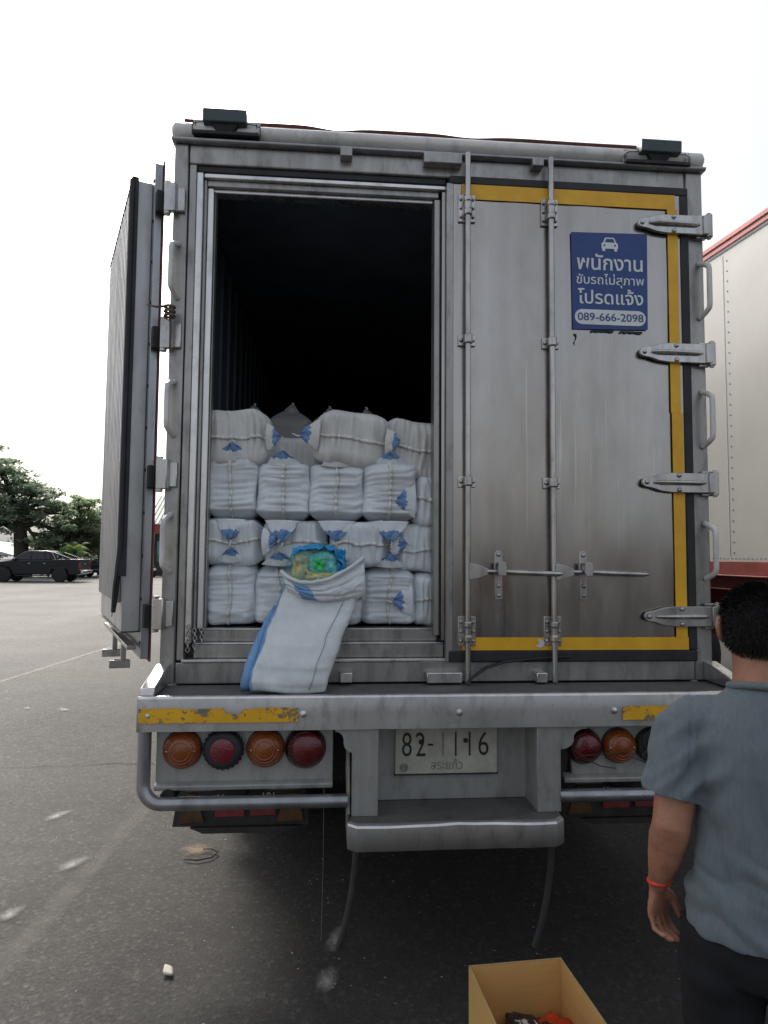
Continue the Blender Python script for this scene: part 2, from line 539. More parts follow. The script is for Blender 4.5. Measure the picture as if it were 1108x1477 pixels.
def tag(o, label=None, cat=None, group=None, kind=None):
    for k, v in (('label', label), ('category', cat), ('group', group), ('kind', kind)):
        if v: o[k] = v
    return o
def empty(name, loc, rz=0):
    o = bpy.data.objects.new(name, None); COL.objects.link(o)
    o.location = loc; o.rotation_euler = (0, 0, rz); o.empty_display_size = .1
    return o
def children(o):
    return [c for c in bpy.data.objects if c.parent == o]
def copy_tree(o, parent=None):
    c = o.copy(); COL.objects.link(c); c.parent = parent
    for ch in children(o): copy_tree(ch, c)
    return c

def text_geo(body, offset=0.0):
    cu = bpy.data.curves.new('lettering', 'FONT'); cu.body = body; cu.offset = offset; cu.resolution_u = 4
    o = bpy.data.objects.new('lettering', cu); COL.objects.link(o)
    dg = bpy.context.evaluated_depsgraph_get(); dg.update()
    me = bpy.data.meshes.new_from_object(o.evaluated_get(dg))
    vs_ = [tuple(v.co) for v in me.vertices]; fs = [tuple(p.vertices) for p in me.polygons]
    bpy.data.objects.remove(o); bpy.data.curves.remove(cu); bpy.data.meshes.remove(me)
    return vs_, fs
def put_text(mb, body, x0, x1, z0, z1, y, offset=0.0, slope=0.0):
    """fit the text's bounding box into x0..x1, z0..z1 on the plane Y=y, facing -Y"""
    vs_, fs = text_geo(body, offset)
    xs = [v[0] for v in vs_]; ys = [v[1] for v in vs_]
    a, b, c, d = min(xs), max(xs), min(ys), max(ys)
    out = []
    for v in vs_:
        X = x0+(v[0]-a)/(b-a)*(x1-x0)
        out.append((X, y, z0+(v[1]-c)/(d-c)*(z1-z0)+slope*(X-x0)))
    mb.add(out, fs)

def nz(x, y, z): return noise.noise(Vector((x, y, z)))

# ------------------------------------------------------------------ ground
def sheet(name, pts, z, mat, kind='structure'):
    mb = MB(); mb.add([(x, y, z) for x, y in pts], [tuple(range(len(pts)))])
    o = mb.build(name, mat, smooth=0); o['kind'] = kind
    return o
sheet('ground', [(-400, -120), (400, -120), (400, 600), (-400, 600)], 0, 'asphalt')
def strip(name, x0, y0, x1, y1, w, mat, z=.004):
    d = Vector((x1-x0, y1-y0)); n_ = Vector((-d.y, d.x)).normalized()*w/2
    mb = MB(); L = d.length
    # local frame: x across, y along so Generated coordinates follow the strip
    mb.add([(-w/2, 0, 0), (w/2, 0, 0), (w/2, L, 0), (-w/2, L, 0)], [(0, 1, 2, 3)])
    o = mb.build(name, mat, smooth=0); o.location = (x0, y0, z)
    o.rotation_euler = (0, 0, math.atan2(d.y, d.x)-math.pi/2)
    o['kind'] = 'structure'; return o
strip('parking_line', -1.96, -1.6, -1.66, 3.0, .17, 'line_faded')
strip('parking_line', -5.15, 3.6, -4.15, 13.0, .14, 'line_pale')
strip('parking_line', -8.6, 8.0, -6.9, 24.0, .14, 'line_pale')
def patch(name, x, y, rx, ry, rz, mat, z=.008):
    mb = MB(); mb.add([(-rx, -ry, 0), (rx, -ry, 0), (rx, ry, 0), (-rx, ry, 0)], [(0, 1, 2, 3)])
    o = mb.build(name, mat, smooth=0); o.location = (x, y, z); o.rotation_euler = (0, 0, rz); o['kind'] = 'structure'
    return o
for i, (x, y, rx, ry, rz) in enumerate([(-2.27, 1.65, .09, .20, -.5), (-1.91, .94, .09, .19, -.5), (-2.01, .43, .08, .13, -.3), (-.51, -.17, .08, .16, -.2),
                         (-3.4, 4.7, .10, .22, .8), (-3.82, 4.8, .07, .14, .4), (-4.2, 3.9, .07, .15, 1.0), (-.47, .12, .07, .24, -.3)]):
    patch('paint_splash', x, y, rx, ry, rz, 'splash_white', .008+.0004*i)
patch('sand_patch', -1.27, 1.08, .16, .14, .2, 'sand_patch', .0075)
# hairline cracks in the asphalt
def crack(pts, seed):
    mb = MB(); P = []
    n = 60
    for i in range(n+1):
        f = i/n*(len(pts)-1); k = min(int(f), len(pts)-2); q = Vector(pts[k]).lerp(Vector(pts[k+1]), f-k)
        q.x += .05*nz(i*.35, seed, 0); q.y += .06*nz(i*.35, seed, 5)
        w = .0015+.005*abs(nz(i*.9, seed, 9))
        P.append([(q.x, q.y-w, 0.0045), (q.x, q.y+w, 0.0045)])
    mb.grid(P); o = mb.build('asphalt_crack', 'crack_dark', smooth=0); o['kind'] = 'structure'
crack([(-4.6, 2.75), (-3.1, 2.68), (-2.0, 2.75), (-1.5, 2.6)], 1.3)
crack([(-6.8, 5.5), (-5.2, 5.1), (-3.9, 5.6)], 4.3)

# ------------------------------------------------------------------ box truck (rear face on the plane Y=0)
truck = empty('box_truck', (0, 0, 0))
tag(truck, 'grey steel box truck seen from the rear with its left door swung open', 'truck')
def T(mb, name, mat=None, bevel=.003, parent=None, **kw):
    return mb.build(name, mat, parent or truck, bevel=bevel, **kw)

# shell
T(MB().box(-1.25, -1.19, .13, 7.4, 1.05, 3.62), 'side_wall', 'rib_panel')
T(MB().box(1.19, 1.25, .13, 7.4, 1.05, 3.62), 'side_wall', 'rib_panel')
mb = MB()
for i in range(24):
    y = .35+i*.29
    mb.box(-1.189, -1.17, y, y+.04, 1.40, 3.5); mb.box(1.17, 1.189, y, y+.04, 1.40, 3.5)
mb.box(-1.189, 1.189, 7.3, 7.36, 1.40, 3.5)
mb.box(-1.189, -1.184, .14, 7.3, 1.39, 3.5); mb.box(1.184, 1.189, .14, 7.3, 1.39, 3.5); mb.box(-1.18, 1.18, .14, 7.3, 3.53, 3.56)
T(mb, 'inner_lining', 'inner_wall', 0)
T(MB().box(-1.19, 1.19, 7.36, 7.42, 1.05, 3.62), 'front_wall', 'rib_panel')
T(MB().box(-1.25, 1.25, .08, 7.4, 3.62, 3.66), 'roof', 'aluminium_rail')
T(MB().box(-1.185, 1.185, .10, 7.36, 1.25, 1.384), 'load_floor', 'deck_steel')

# rear corner posts with stepped door channel
mb = MB()
mb.box(-1.252, -1.188, 0, .13, 1.157, 3.585)
T(mb, 'corner_post', 'frame_steel', .006)
mb = MB().box(1.168, 1.252, 0, .13, 1.157, 3.585)
T(mb, 'corner_post', 'frame_steel', .006)
mb = MB()
mb.box(-1.184, -1.152, .006, .13, 1.256, 3.494)
mb.mat('frame_steel')
T(mb, 'door_jamb', 'rubber', .004)
mb = MB(); mb.mat('bright_steel')
mb.box(-1.152, -1.122, .012, .13, 1.33, 3.463)
mb.box(-1.108, -1.0795, .050, .15, 1.388, 3.411)
mb.mat('frame_steel'); mb.box(-1.1215, -1.1085, .034, .14, 1.388, 3.441)
mb.box(-1.079, -1.072, .066, .12, 1.388, 3.405)
T(mb, 'door_channel', None, .004)
# header with stepped soffit over the opening
mb = MB(); mb.mat('frame_steel'); mb.box(-1.186, 1.166, .004, .13, 3.497, 3.585)
T(mb, 'header_beam', None, .006)
mb = MB(); mb.mat('rubber'); mb.box(-1.15, .0, .016, .13, 3.466, 3.495)
mb.mat('bright_steel'); mb.box(-1.121, -.001, .02, .12, 3.443, 3.4645)
mb.mat('frame_steel'); mb.box(-1.109, -.03, .04, .13, 3.413, 3.4425)
mb.mat('bright_steel'); mb.box(-1.086, -.055, .06, .12, 3.395, 3.4125)
T(mb, 'door_head', None, .004)
# sill steps
mb = MB(); mb.mat('frame_steel')
mb.box(-1.186, 1.166, .002, .13, 1.157, 1.248)
T(mb, 'rear_sill', None, .005)
mb = MB(); mb.mat('bright_steel'); mb.box(-1.16, .05, -.006, .06, 1.2485, 1.262)
mb.mat('frame_steel'); mb.box(-1.115, -.005, .03, .1, 1.263, 1.322)
mb.mat('bright_steel'); mb.box(-1.115, -.005, .026, .1, 1.3225, 1.330)
mb.mat('frame_steel'); mb.box(-1.08, -.03, .07, .12, 1.3305, 1.381)
mb.mat('bright_steel'); mb.box(-1.08, -.03, .066, .14, 1.3815, 1.388)
T(mb, 'sill_step', None, .003)
# chains hanging in the lower left corner
for cx_, z0, z1 in ((-1.135, 1.29, 1.40), (-1.105, 1.30, 1.385), (-1.075, 1.33, 1.39)):
    mb = MB(); k = 0; z = z1
    while z > z0:
        pts = []
        for j in range(9):
            a = j/8*2*math.pi
            q = (.008*math.cos(a), 0) if k % 2 == 0 else (0, .008*math.cos(a))
            pts.append((cx_+q[0]+.004*nz(z*30, cx_, 0), .0+q[1], z+.011*math.sin(a)))
        mb.tube(pts, .0025, 5, False); z -= .016; k += 1
    T(mb, 'chain', 'rod_steel', 0)
# keepers for the lock rods
for x0, x1, z0, z1 in ((-.50, -.445, 3.545, 3.592), (-.113, .066, 3.537, 3.588), (.40, .455, 3.55, 3.592)):
    T(MB().box(x0, x1, -.045, .004, z0, z1), 'rod_keeper', 'frame_steel', .004)
for x0, x1, z0, z1 in ((-.473, -.418, 1.166, 1.209), (-.092, .067, 1.161, 1.207), (.402, .452, 1.160, 1.204)):
    T(MB().box(x0, x1, -.05, .002, z0, z1), 'rod_keeper', 'bright_steel', .004)

# top rail
prof = []
for i in range(13):
    a = R(-80+i*20)
    prof.append((.068-.092*math.cos(a), 3.653+.050*math.sin(a)))
prof += [(.13, 3.700), (.13, 3.606)]
mb = MB(); mb.mat('aluminium_rail')
secs = [(-1.272, .55), (-1.266, .85), (-1.25, 1), (1.25, 1), (1.264, .85), (1.27, .55)]
P = []
for x, s_ in secs:
    P.append([(x, .075+(p[0]-.075)*s_, 3.645+(p[1]-3.645)*s_) for p in prof])
mb.grid(P, True)
n_ = len(prof); o_ = 0
mb.f.append(tuple(range(n_))); mb.mi.append(0)
mb.f.append(tuple(range(len(mb.v)-n_, len(mb.v)))); mb.mi.append(0)
T(mb, 'top_rail', None, 0, smooth=40)
mb = MB().prism([(-.028, 3.592), (-.028, 3.602), (-.006, 3.606), (.12, 3.606), (.12, 3.586), (-.02, 3.586)], -1.262, 1.262, 'x')
T(mb, 'rain_gutter', 'tube_steel', .003)
mb = MB()
pts = []
for i in range(60):
    x = -1.22+i*2.2/59
    z = 3.719+.004*nz(x*2.2, 3, 1)-.016*math.exp(-((x+.52)/.10)**2)-.012*math.exp(-((x-.12)/.12)**2)
    pts.append((x, .04, z))
mb.tube(pts, .0115, 8)
T(mb, 'tarp_rope', 'rope', 0)
# roof marker lamps in wire brackets
def roof_lamp(x0, x1, bx0, bx1, z0, z1):
    mb = MB()
    mb.mat('green_box')
    mb.prism([(-.060, z0-.012), (-.064, z1+.002), (-.055, z1+.010), (.0, z1+.010), (.0, z0-.012)], x0, x1, 'x')
    cm_ = (x0+x1)/2
    lamp = T(mb, 'roof_lamp', None, .004)
    mb = MB(); mb.mat('dark_metal')
    mb.add([(cm_-.06, -.045, z0-.0125), (cm_+.06, -.045, z0-.0125), (cm_+.06, -.005, z0-.0125), (cm_-.06, -.005, z0-.0125), (cm_-.03, -.03, z0-.05), (cm_+.03, -.03, z0-.05), (cm_+.03, .0, z0-.05), (cm_-.03, .0, z0-.05)],
           [(0, 1, 2, 3), (4, 5, 6, 7), (0, 1, 5, 4), (1, 2, 6, 5), (2, 3, 7, 6), (3, 0, 4, 7)])
    mb.prism([(-.045, z0-.062), (-.045, z0-.046), (.0, z0-.046), (.0, z0-.062)], bx0+.005, bx1-.005, 'x')
    mb.mat('aluminium_rail'); mb.box(bx0, bx1, -.0135, -.0095, z0-.045, z0+.02)
    T(mb, 'lamp_bracket', None, .003, parent=lamp)
    mb = MB()
    for yy in (-.030,):
        mb.tube([(bx0, yy, z0-.06), (bx0, yy, z0-.015), (bx0+.02, yy, z0-.003), (x0, yy, z0)], .0022, 6)
        mb.tube([(bx1, yy, z0-.06), (bx1, yy, z0-.015), (bx1-.02, yy, z0-.003), (x1, yy, z0)], .0022, 6)
    for xx in (bx0+.002, bx0+.012, bx1-.002, bx1-.018):
        mb.tube([(xx, -.02, z0-.06), (xx, -.02, z0+.012)], .0018, 5)
    mb.tube([(bx0+.02, .05, z0+.01), (x0-.02, .05, z0+.04), (x0, .05, z0+.045)], .0018, 5)
    mb.tube([(bx1-.02, .05, z0+.01), (x1+.02, .05, z0+.035), (x1, .05, z0+.04)], .0018, 5)
    each(mb, 'wire_guard', 'dark_metal', lamp)
roof_lamp(-1.120, -.926, -1.170, -.866, 3.675, 3.716)
roof_lamp(.925, 1.122, .855, 1.178, 3.657, 3.697)

# ---- right door (closed)
DY = -.014
mb = MB(); mb.mat('door_steel')
# sheet with very slight oil-canning
P = []
x0, x1, z0, z1 = .03, 1.128, 1.298, 3.458
nx, nzz = 40, 70
for j in range(nzz+1):
    row = []
    for i in range(nx+1):
        x = x0+(x1-x0)*i/nx; z = z0+(z1-z0)*j/nzz
        e = min(i, nx-i, j, nzz-j)
        d = 0 if e == 0 else .0035*nz(x*2.6, 0, z*1.5)+.0015*nz(x*9, 2, z*4)
        d += .004*math.exp(-((x-.42)/.06)**2-((z-2.98)/.018)**2)
        row.append((x, DY-d, z))
    P.append(row)
mb.grid(P)
mb.box(x0, x1, DY+.005, .05, z0, z1)
door = T(mb, 'cargo_door', None, 0, smooth=60, fixn=False)
door['label'] = 'closed right rear door of grey steel edged with yellow tape'
mb = MB()
mb.prism([(x0-.02, 3.456), (1.170, 3.456), (1.170, 3.496), (x0-.02, 3.496)], -.02, .02, 'y')
mb.box(1.127, 1.170, -.02, .02, 1.298, 3.4555)
mb.box(x0-.02, 1.170, -.021, .02, 1.247, 1.2975)
T(mb, 'door_gasket', 'rubber', .006, parent=door)
mb = MB()
pts = [(.56, -.024, 1.272), (.40, -.03, 1.265), (.26, -.04, 1.252), (.17, -.055, 1.228), (.11, -.07, 1.192), (.075, -.075, 1.160)]
mb.tube(pts, [.014, .015, .015, .014, .012, .008], 8, True, .45)
T(mb, 'loose_seal', 'rubber', 0, parent=door)
mb = MB(); TY = DY-.006
mb.box(.068, 1.102, TY-.0015, TY, 3.383, 3.4545)
mb.box(1.062, 1.112, TY-.003, TY-.0016, 2.40, 3.3825)
mb.box(1.066, 1.120, TY-.003, TY-.0016, 1.3575, 2.3995)
mb.box(.07, 1.126, TY-.0015, TY, 1.300, 1.357)
each(mb, 'reflective_tape', 'tape_good', door, smooth=0)
mb = MB(); mb.mat('pack_white')
mb.add([(.405, TY-.003, 1.315), (.43, TY-.006, 1.31), (.452, TY-.003, 1.325), (.44, TY-.005, 1.345), (.415, TY-.003, 1.352), (.42, TY-.006, 1.335)], [(0, 1, 2, 3, 4, 5)])
T(mb, 'torn_sticker', None, 0, parent=door, smooth=0)
# meeting edge (astragal) and plug edge of the closed door
mb = MB(); mb.mat('frame_steel'); mb.box(-.002, .0295, -.016, .06, 1.25, 3.46)
mb.mat('door_steel'); mb.box(-.020, -.0025, .012, .1, 1.34, 3.43)
mb.mat('frame_steel'); mb.box(-.052, -.0205, .03, .12, 1.36, 3.40)
mb.mat('rubber'); mb.box(-.0285, -.0205, .026, .03, 1.36, 3.40)
T(mb, 'door_edge', None, .004, parent=door)
# lock rods
def bolt(mb, x, z, y, r=.009):
    mb.lathe([(r, 0), (r, .004), (r*.75, .009), (r*.2, .011)], (x, y, z), (0, -1, 0), 10)
for rx in (.091, .485):
    rod = T(MB().cyl((rx, -.047, 1.164), (rx, -.047, 3.588), .0135, 16), 'lock_rod', 'rod_steel', 0, parent=door)
for rx in (.091, .485):
    # tall top and bottom guides
    for zc, tall, topw in ((3.335, .13, True), (1.385, .13, False)):
        mb = MB(); mb.box(rx-.040, rx+.040, -.026, DY+.002, zc-tall/2, zc+tall/2)
        mb.lathe([(.017, -.045), (.021, -.042), (.021, -.020), (.017, -.016), (.017, .018), (.021, .022), (.021, .042), (.017, .046)], (rx, -.047, zc), (0, 0, 1), 14)
        for sx in (-.028, .028):
            for dz in (-.042, .0, .042):
                bolt(mb, rx+sx, zc+dz, -.026, .008)
        T(mb, 'rod_guide', 'rod_steel', .002, parent=door)
    for zc in (2.708, 2.056):
        mb = MB(); mb.box(rx-.040, rx+.040, -.026, DY+.002, zc-.025, zc+.025)
        mb.lathe([(.017, -.022), (.022, -.018), (.022, .018), (.017, .022)], (rx, -.047, zc), (0, 0, 1), 14)
        for sx in (-.028, .028): bolt(mb, rx+sx, zc, -.026, .009)
        T(mb, 'rod_guide', 'rod_steel', .002, parent=door)
# handles with hubs and retainers
for rx, hx1, px in ((.091, .515, .237), (.485, .912, .631)):
    mb = MB(); zc = 1.652
    mb.prism([(rx+.004, zc-.038), (rx+.045, zc-.03), (rx+.088, zc-.014), (rx+.088, zc+.014), (rx+.045, zc+.03), (rx+.004, zc+.038)], -.066, -.048, 'y')
    pts = [(rx+.08, -.058, zc), (rx+.16, -.058, zc), (rx+.19, -.062, zc-.001), (rx+.23, -.072, zc-.003), (rx+.28, -.078, zc-.005), (hx1-.02, -.078, zc-.008), (hx1, -.076, zc-.008)]
    mb.tube(pts, [.009, .009, .010, .0115, .012, .012, .006], 12)
    T(mb, 'door_handle', 'rod_steel', .002, parent=door)
    mb = MB(); mb.prism([(px-.018, 1.525), (px+.018, 1.525), (px+.018, 1.735), (px+.010, 1.747), (px-.010, 1.747), (px-.018, 1.735)], -.024, DY, 'y')
    mb.prism([(px-.016, 1.635), (px+.016, 1.635), (px+.020, 1.655), (px+.016, 1.69), (px+.008, 1.697), (px-.008, 1.697), (px-.016, 1.69), (px-.020, 1.655)], -.094, -.082, 'y')
    mb.box(px-.012, px+.012, -.083, -.024, 1.685, 1.694)
    for zz in (1.728, 1.588, 1.545): bolt(mb, px, zz, -.024, .010)
    T(mb, 'handle_retainer', 'rod_steel', .002, parent=door)
# strap hinges
for zc in (3.303, 2.68, 2.067, 1.452):
    mb = MB()
    prof = [(1.232, zc+.046), (1.05, zc+.046), (1.0, zc+.040), (.955, zc+.026), (.93, zc+.022)]
    prof += [(.93+.022*math.cos(R(90+a)), zc+.022*math.sin(R(90+a))) for a in (30, 60, 90, 120, 150)]
    prof += [(.93, zc-.022), (.955, zc-.026), (1.0, zc-.040), (1.05, zc-.046), (1.232, zc-.046)]
    mb.prism(prof, -.042, -.024, 'y')
    mb.tube([(.962, -.044, zc), (1.0, -.048, zc), (1.19, -.048, zc), (1.215, -.044, zc)], [.006, .0115, .0115, .004], 10)
    mb.box(1.228, 1.268, -.05, -.012, zc-.046, zc+.046)
    mb.cyl((1.262, -.034, zc-.056), (1.262, -.034, zc+.056), .017, 14)
    mb.cyl((1.262, -.034, zc-.064), (1.262, -.034, zc+.064), .010, 12)
    mb.box(1.205, 1.256, -.026, -.001, zc+.047, zc+.058)
    mb.box(1.205, 1.256, -.026, -.001, zc-.058, zc-.047)
    for bx_, bz in ((.93, 0), (1.085, .034), (1.085, -.034)): bolt(mb, bx_, zc+bz, -.042, .011)
    T(mb, 'strap_hinge', 'rod_steel', .003, parent=door)
# warning sign
mb = MB(); SY = DY-.009
mb.mat('sign_blue'); mb.add([(.592, SY, 2.782), (.956, SY, 2.790), (.960, SY-.0005, 3.255), (.588, SY-.0005, 3.248), ], [(0, 1, 2, 3)])
mb.mat('sign_white'); LY = SY-.002
put_text(mb, 'พนักงาน', .615, .935, 3.068, 3.148, LY, .012)
put_text(mb, 'ขับรถไม่สุภาพ', .612, .940, 2.985, 3.052, LY, .006)
put_text(mb, 'โปรดแจ้ง', .618, .935, 2.905, 2.98, LY, .012)
pill = []
for a in range(-90, 91, 15): pill.append((.910+.036*math.cos(R(a)), 2.842+.036*math.sin(R(a))))
for a in range(90, 271, 15): pill.append((.638+.036*math.cos(R(a)), 2.842+.036*math.sin(R(a))))
mb.add([(p[0], LY, p[1]) for p in pill], [tuple(range(len(pill)))])
# car pictogram
def poly(pts): mb.add([(p[0], LY-.0005, p[1]) for p in pts], [tuple(range(len(pts)))])
cx0, cz0 = .775, 3.192
poly([(cx0-.040, cz0-.018), (cx0+.040, cz0-.018), (cx0+.040, cz0+.006), (cx0+.032, cz0+.012), (cx0+.024, cz0+.032), (cx0+.018, cz0+.036), (cx0-.018, cz0+.036), (cx0-.024, cz0+.032), (cx0-.032, cz0+.012), (cx0-.040, cz0+.006)])
poly([(cx0-.036, cz0-.030), (cx0-.022, cz0-.030), (cx0-.022, cz0-.018), (cx0-.036, cz0-.018)])
poly([(cx0+.022, cz0-.030), (cx0+.036, cz0-.030), (cx0+.036, cz0-.018), (cx0+.022, cz0-.018)])
mb.mat('sign_blue'); LY -= .001
poly([(cx0-.024, cz0+.013), (cx0+.024, cz0+.013), (cx0+.017, cz0+.030), (cx0-.017, cz0+.030)])
for sx in (-.026, .026):
    poly([(cx0+sx+.005*math.cos(R(a)), cz0-.002+.005*math.sin(R(a))) for a in range(0, 360, 40)])
put_text(mb, '089-666-2098', .616, .934, 2.824, 2.862, LY, .01)
T(mb, 'warning_sign', None, 0, parent=door, smooth=0, fixn=False, label='blue sticker with white lettering, a car pictogram and a phone number')
mb = MB(); mb.mat('dark_metal')
mb.add([(.592+.03*random.random(), DY-.007, 2.70+.02*k) for k in range(4)]+[(.60+.02*random.random(), DY-.007, 2.76-.02*k) for k in range(3)], [(0, 1, 2, 3, 4, 5, 6)])
for a, b in ((.68, .79), (.82, .93)):
    mb.add([(a+(b-a)*k/8, DY-.0072, 2.781) for k in range(9)]+[(b-(b-a)*k/8, DY-.0072, 2.774-.010*abs(nz(k*.7, a*9, 0))) for k in range(9)], [tuple(range(18))])
each(mb, 'glue_mark', None, parent=door, smooth=0, fixn=False)

# grab handles down both posts
def grab(x, za, zb, sgn):
    pts = []
    for i in range(17):
        f = i/16; z = za+(zb-za)*f
        e = min(1, min(f, 1-f)/.16)
        pts.append((x+.016*sgn*math.sin(e*math.pi/2), -.002-.062*math.sin(e*math.pi/2), z))
    T(MB().tube(pts, .0125, 10), 'grab_handle', 'aluminium_rail', 0)
for a, b in ((2.862, 3.13), (2.243, 2.508), (1.623, 1.882)): grab(1.225, a, b, 1)
for a, b in ((2.864, 3.114), (2.242, 2.485), (1.640, 1.892)): grab(-1.222, a, b, -1)
mb = MB()   # old rag tied round the upper left handle
for k in range(3):
    pts = [(-1.238+.022*math.cos(a/8*6.28), -.06+.022*math.sin(a/8*6.28), 2.80-.02*k+.004*nz(a, k, 0)) for a in range(9)]
    mb.tube(pts, .006, 6, False)
mb.tube([(-1.25, -.07, 2.80), (-1.29, -.085, 2.79), (-1.33, -.08, 2.80)], [.006, .005, .003], 6)
mb.tube([(-1.235, -.07, 2.80), (-1.232, -.06, 2.70), (-1.236, -.05, 2.60)], [.007, .006, .004], 6)
T(mb, 'tied_rag', 'rag', 0)

# ---- left door, swung back beside the body
LD = empty('open_door_pivot', (0, 0, 0))
bpy.data.objects.remove(LD)
ang = math.atan2(1.10, -.458)            # direction hinge edge -> free edge in plan
hx, hy = -1.318, .025
ux, uy = math.cos(ang), math.sin(ang)
vx, vy = uy, -ux                        # normal pointing to the truck side (+X-ish)
def DP(a, b, z):                        # a along width, b along normal (outer face b=+, inner face b=-)
    return (hx+ux*a+vx*b, hy+uy*a+vy*b, z)
def dbox(mb, a0, a1, b0, b1, z0, z1):
    vs_ = [DP(a, b, z) for z in (z0, z1) for b in (b0, b1) for a in (a0, a1)]
    return mb.add(vs_, [(0, 2, 3, 1), (4, 5, 7, 6), (0, 1, 5, 4), (2, 6, 7, 3), (0, 4, 6, 2), (1, 3, 7, 5)])
mb = MB(); mb.mat('tube_steel')
dbox(mb, -.005, 1.18, -.022, .012, 1.262, 3.495)
odoor = T(mb, 'cargo_door', None, .003)
odoor['label'] = 'open left rear door with ribbed inner face'
mb = MB(); dbox(mb, -.012, 1.185, .0125, .020, 1.25, 3.51)
T(mb, 'door_edge_strip', 'edge_red', 0, parent=odoor)
mb = MB(); mb.mat('rib_panel')
dbox(mb, .055, 1.125, -.098, -.0225, 1.375, 3.425)
for i in range(15):
    a = .11+i*.068
    dbox(mb, a, a+.026, -.116, -.0982, 1.50, 3.40)
T(mb, 'ribbed_plug', None, .004, parent=odoor)
mb = MB(); dbox(mb, .052, 1.13, -.108, -.02, 1.372, 1.3745); dbox(mb, .048, .0545, -.115, -.085, 1.62, 3.43); dbox(mb, .048, 1.13, -.115, -.085, 3.426, 3.436)
mb.add([DP(.050, -.115, 1.62), DP(.050, -.125, 1.60), DP(.10, -.135, 1.44), DP(.115, -.13, 1.44), DP(.07, -.115, 1.62)], [(0, 1, 2, 3, 4)])
pts = [DP(.052, -.112, 3.42), DP(.052, -.112, 1.75), DP(.065, -.118, 1.64), DP(.085, -.124, 1.54), DP(.10, -.128, 1.46)]
mb.tube(pts, [.013, .013, .014, .014, .010], 8)
T(mb, 'door_gasket', 'rubber', 0, parent=odoor)
mb = MB()
for k in range(12):
    z = 1.33+k*.19
    c = DP(.018, -.022, z); mb.lathe([(.008, 0), (.008, .003), (.004, .005)], c, (-vx, -vy, 0), 8)
each(mb, 'rivet', 'dark_metal', odoor)
mb = MB(); dbox(mb, .03, 1.14, -.075, -.035, 1.300, 1.318)
T(mb, 'bottom_rail', 'frame_steel', .003, parent=odoor)
for a in (.40, .80):
    mb = MB(); dbox(mb, a-.012, a+.012, -.06, -.035, 1.19, 1.302)
    c = DP(a, -.062, 1.187); mb.obox(c, (.03, .095, .04), Matrix.Rotation(ang-.2, 3, 'Z'))
    T(mb, 'rod_cam', 'rod_steel', .003, parent=odoor)
for zc in (3.312, 2.688, 2.066, 1.46):
    mb = MB()
    mb.mat('rod_steel')
    mb.box(-1.255, -1.196, -.020, -.001, zc-.055, zc+.055)
    mb.prism([(-1.283, -.04), (-1.235, -.045), (-1.225, -.022), (-1.275, -.01)], zc-.066, zc+.066, 'z')
    mb.cyl((-1.270, -.024, zc-.078), (-1.270, -.024, zc+.078), .016, 12)
    mb.mat('dark_metal')
    mb.obox((-1.302, .0, zc-.01), (.05, .035, .10), .5)
    T(mb, 'door_hinge', None, .004)

# ---- rear platform / bumper
mb = MB(); mb.mat('deck_steel'); mb.box(-1.255, 1.255, -.262, .0, 1.02, 1.152)
T(mb, 'rear_platform', None, .004)
mb = MB(); mb.mat('bumper_steel')
P = []
for i in range(81):
    x = -1.266+i*2.532/80
    w = .003*nz(x*3, 1, 0)+.004*math.exp(-((x+.32)/.03)**2)
    P.append([(x, -.262, 1.026), (x, -.274+w, 1.026), (x, -.276+w*.5, 1.09), (x, -.274, 1.150+.001*nz(x*8, 0, 0)), (x, -.268, 1.1575), (x, -.256, 1.1585), (x, -.256, 1.153)])
mb.grid(P); mb.mat('bright_steel')
for q in range(len(mb.mi)):
    if q % 6 in (3, 4): mb.mi[q] = 1  # lip faces get brighter steel as a painted edge highlight
T(mb, 'bumper_face', None, 0, smooth=50, solid=.004, fixn=False)
for s_ in (-1, 1):
    mb = MB(); xa, xb = sorted((s_*1.262, s_*1.205))
    mb.prism([(-.262, 1.1595), (-.256, 1.19), (-.02, 1.245), (-.002, 1.245), (-.002, 1.1595)], xa, xb, 'x')
    T(mb, 'end_upstand', 'bright_steel', .005)
def ragged(x0, x1, z0, z1, y, seed, notch=None):
    n = 46; top = []; bot = []
    for i in range(n+1):
        x = x0+(x1-x0)*i/n
        d = .010*max(0, nz(x*14, seed, 0))+.006*abs(nz(x*45, seed, 2))
        if notch and notch[0] < x < notch[1]: d += .022+.006*nz(x*40, 3, 3)
        top.append((x, z1-d)); bot.append((x, z0+.004*abs(nz(x*30, seed, 7))))
    mb = MB(); mb.add([(p[0], y, p[1]) for p in top]+[(p[0], y, p[1]) for p in bot], [(i, i+1, n+2+i, n+1+i) for i in range(n)])
    return mb
T(ragged(-1.258, -.640, 1.058, 1.117, -.2825, 1.7, (-.93, -.86)), 'reflective_tape', 'tape_worn', 0, smooth=0, fixn=False)
T(ragged(.690, 1.250, 1.050, 1.108, -.2825, 5.1, None), 'reflective_tape', 'tape_worn', 0, smooth=0, fixn=False)
mb = MB()
for x in (-1.222, -.621, .008, .655, 1.215):
    mb.lathe([(.014, 0), (.014, .002), (.010, .003), (.009, .009), (.003, .011)], (x, -.278, 1.088), (0, -1, 0), 12)
each(mb, 'bumper_bolt', 'bright_steel')

